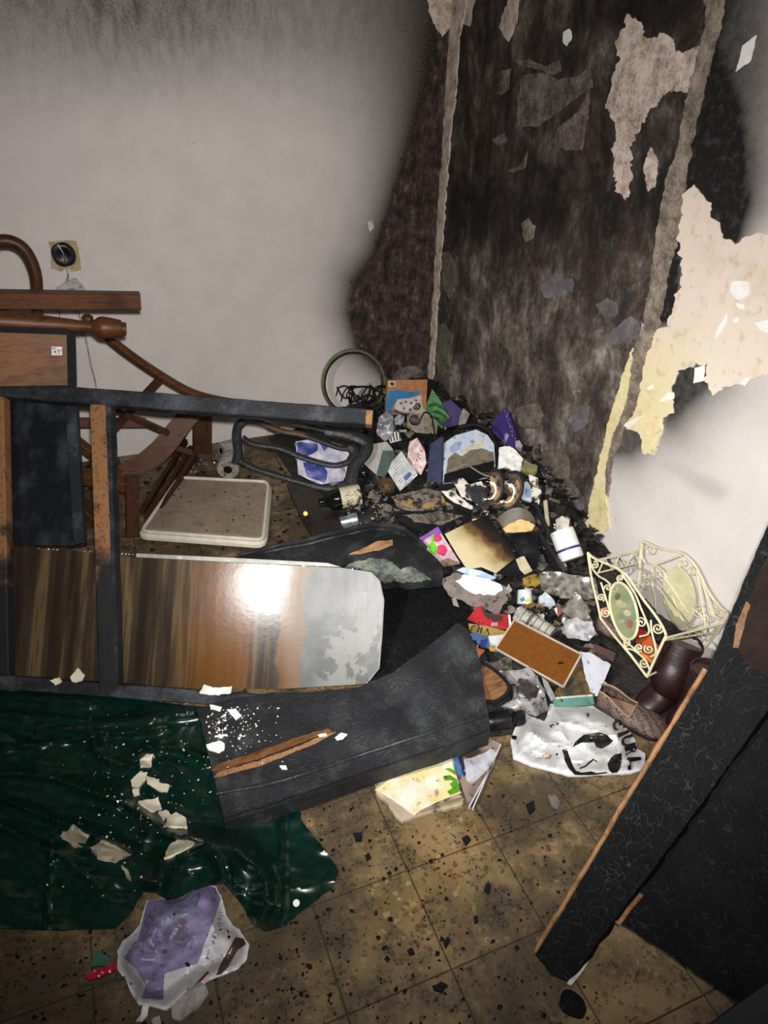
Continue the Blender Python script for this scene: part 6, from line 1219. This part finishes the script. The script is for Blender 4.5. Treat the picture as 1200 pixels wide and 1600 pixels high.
bits('plaster_crumbs', 160, reg_slab, lambda x, y: Sslab(x, y) + Vector((0, 0, .003)) if inside(x, y, [(318, 1112), (520, 1084), (700, 1000), (750, 1130), (352, 1262)]) else None, .0035, MAT['whitechip'], 'white plaster crumbs strewn on the charred slab', 'plaster crumbs', 5)
bits('plaster_crumbs', 170, lambda r: (r.gauss(230, 60), r.gauss(1250, 60)), lambda x, y: S_cloth(x, y) + Vector((0, 0, .005)) if inside(x, y, clpoly) and x < 345 else None, .0026, MAT['plaster'], 'cream plaster crumbs strewn on the green cloth', 'plaster crumbs', 6)
bits('plaster_crumbs', 90, lambda r: (r.uniform(222, 400), r.uniform(752, 838)), lambda x, y: Scu(x, y) + Vector((0, 0, .002)) if inside(x, y, [(232, 826), (280, 752), (415, 758), (406, 834)]) else None, .004, MAT['black'], 'black soot crumbs strewn on the cream cushion', 'soot crumbs', 7)
bits('plaster_crumbs', 60, lambda r: (r.uniform(60, 560), r.uniform(852, 892)), lambda x, y: S_board(x, 855 + (x - 20) * .066) + NB * .004 + Vector((0, 0, .002)), .0035, MAT['whitechip'], 'white plaster crumbs along the upper edge of the glossy board', 'plaster crumbs', 8)
def flo(x, y): p = Pz(x, y, .002); return p if p.x < -.02 and p.y < -.02 else None
bits('soot_crumbs', 520, lambda r: (r.uniform(440, 940), r.uniform(1180, 1600)), flo, .0045, MAT['black'], 'black soot crumbs strewn on the terrazzo tiles in front', 'soot crumbs', 9, .5)
bits('soot_crumbs', 380, lambda r: (r.uniform(120, 520), r.uniform(715, 860)), flo, .010, MAT['blackgloss'], 'black burnt crumbs strewn on the floor around the cushion', 'soot crumbs', 10, .5)
bits('soot_crumbs', 260, lambda r: (r.uniform(0, 480), r.uniform(1440, 1600)), flo, .004, MAT['black'], 'black soot crumbs on the tiles around the lilac package', 'soot crumbs', 11, .5)
bits('glitter_crumbs', 90, lambda r: (r.gauss(302, 16), r.gauss(726, 10)), flo, .009, M('glassy_crumbs', srgb(150, 148, 150), .15, .5), 'glassy glittering crumbs beside the paper rolls', 'glass crumbs', 12, .8)
cf = MAT['black']
CH = [[(722, 1308), (730, 1304), (736, 1312), (728, 1320)], [(756, 1390), (762, 1378), (768, 1384), (764, 1396)], [(692, 1472), (700, 1462), (704, 1470), (697, 1482)], [(676, 1540), (690, 1534), (700, 1540), (690, 1550), (678, 1546)], [(822, 1256), (834, 1250), (836, 1264), (828, 1272)], [(740, 1432), (746, 1430), (748, 1440), (742, 1442)], [(552, 1302), (566, 1300), (566, 1312), (556, 1314)], [(570, 1336), (576, 1332), (580, 1340), (573, 1344)], [(636, 1484), (644, 1480), (648, 1490), (640, 1492)]]
CHL = ['black charcoal flake just right below the plastic case on the tiles', 'black charcoal flake in the middle of the tile left of the door edge', 'black charcoal flake on the tile joint left of centre', 'broad black charcoal flake nearest the bottom edge of the floor', 'largest black charcoal flake on the tile below the white bag', 'tiny charcoal flake halfway along the tile in front of the door', 'black charcoal flake on the tiles left of the magazine', 'small charcoal flake on the joint below and left of the magazine', 'small charcoal flake on the tile left of the long joint, near the bottom']
for i, q in enumerate(CH): patch('charcoal_flake', q, Sfloor(.006), .006, cf, None, res=5, jag=.5, down=(0, 0, -1), label=CHL[i], cat='charcoal', group='charcoal flakes on the tiles')
item('grey_felt_scrap', 'small fluffy grey scrap on the tiles right of the magazine', 'scrap', [(856, 1244), (866, 1240), (876, 1254), (872, 1264), (862, 1260)], flat('grey_fluff', 110, 108, 100, .95), surf=Sfloor(.006), th=.005, fold=(.003, 30), res=3, down=(0, 0, -1))
item('white_torn_strip', 'white torn strip under the foot of the charred door', 'scrap', [(886, 1536), (896, 1524), (908, 1508), (918, 1496), (921, 1500), (912, 1516), (900, 1532), (892, 1540)], flat('white_strip', 200, 196, 184, .6), surf=Sfloor(.006), th=.004, fold=(.003, 30), res=3, down=(0, 0, -1))
pe = Pz(463, 1411, .012)
lathe('white_pellet', Pz(463, 1411, .016), Pz(463, 1411, .024), [(0, .004), (0, .008), (1, .008), (1, .004)], MAT['whitechip'], None, 12, label='small round white pellet on the corner of the green cloth', cat='pellet')
lathe('charcoal_lump', Pz(892, 1570, .0), Pz(892, 1570, .014), [(0, .026), (.4, .03), (.8, .02), (1, .008)], MAT['char_panel'], None, 14, .01, label='round black charcoal lump on the tiles below the door foot', cat='charcoal')
# ------------------------------------------------------------------ wall socket and cable on the left wall
so = thing('wall_socket', 'melted black round wall socket in a bare square patch of plaster', 'wall socket', Py(101, 398, -.002))
patch('bare_patch', [(76, 377), (100, 376), (120, 377), (123, 392), (126, 412), (128, 421), (112, 425), (104, 418), (94, 424), (80, 419), (79, 400)], S(lambda u, v: Py(u, v, -.003), Vector((0, -1, 0))), .003, M('bare_ochre_plaster', srgb(184, 164, 128), .9, .25), so, res=4, jag=.8)
sp_ = Py(99.5, 397, 0); rs = px2m(18, sp_)
lathe('melted_body', sp_ + Vector((0, -.002, 0)), sp_ + Vector((0, -.024, 0)), [(0, rs), (.5, rs * 1.0), (.8, rs * .9), (.9, rs * .7), (.75, rs * .45), (.6, rs * .2)], MAT['blackgloss'], so, 24, .004)
tube('bracket', [sp_ + Vector((-rs * .3, -.026, rs * .9)), sp_ + Vector((0, -.030, rs * .2)), sp_ + Vector((.0, -.028, -rs * .7))], .004, M('dull_metal', srgb(120, 120, 124), .3, .3, metal=.8), so, 8)
for q in ([(103, 418), (106, 428), (103, 440), (94, 470), (93, 505)], [(104, 420), (107, 432), (106, 440)]): tube('wire', bez([Py(a, b, -.008) for a, b in q], 5), .0018, flat('grey_wire', 90, 86, 84), so, 6)
pl_ = thing('hanging_socket_plate', 'white square socket cover hanging by its wires below the socket', 'socket cover', Py(112, 452, -.02))
patch('plate', rounded([(86, 452), (100, 443), (118, 434), (134, 452), (128, 476), (98, 478)], 4), S(lambda u, v: Py(u, v, -.02), Vector((0, -1, 0))), .010, flat('white_switch_plastic', 202, 198, 194, .4), pl_, res=6)
patch('round_recess', ell(112, 456, 8, 6, 0, 16), S(lambda u, v: Py(u, v, -.021), Vector((0, -1, 0))), .002, flat('recess_grey', 150, 146, 142, .5), pl_, res=5)
tube('hanging_cable', bez([Py(a, b, -.012) for a, b in [(120, 476), (126, 500), (134, 530), (142, 570), (150, 604), (152, 650), (156, 700)]], 6), .004, flat('white_cable', 186, 182, 178, .5), None, 8, label='thin white cable hanging down the wall below the socket cover', cat='cable')
tube('nail', [Py(303, 223, .005), Py(303, 223, -.012)], .0025, flat('rust_nail', 70, 60, 54, .5), None, 8, label='single small nail in the bare left wall', cat='nail')
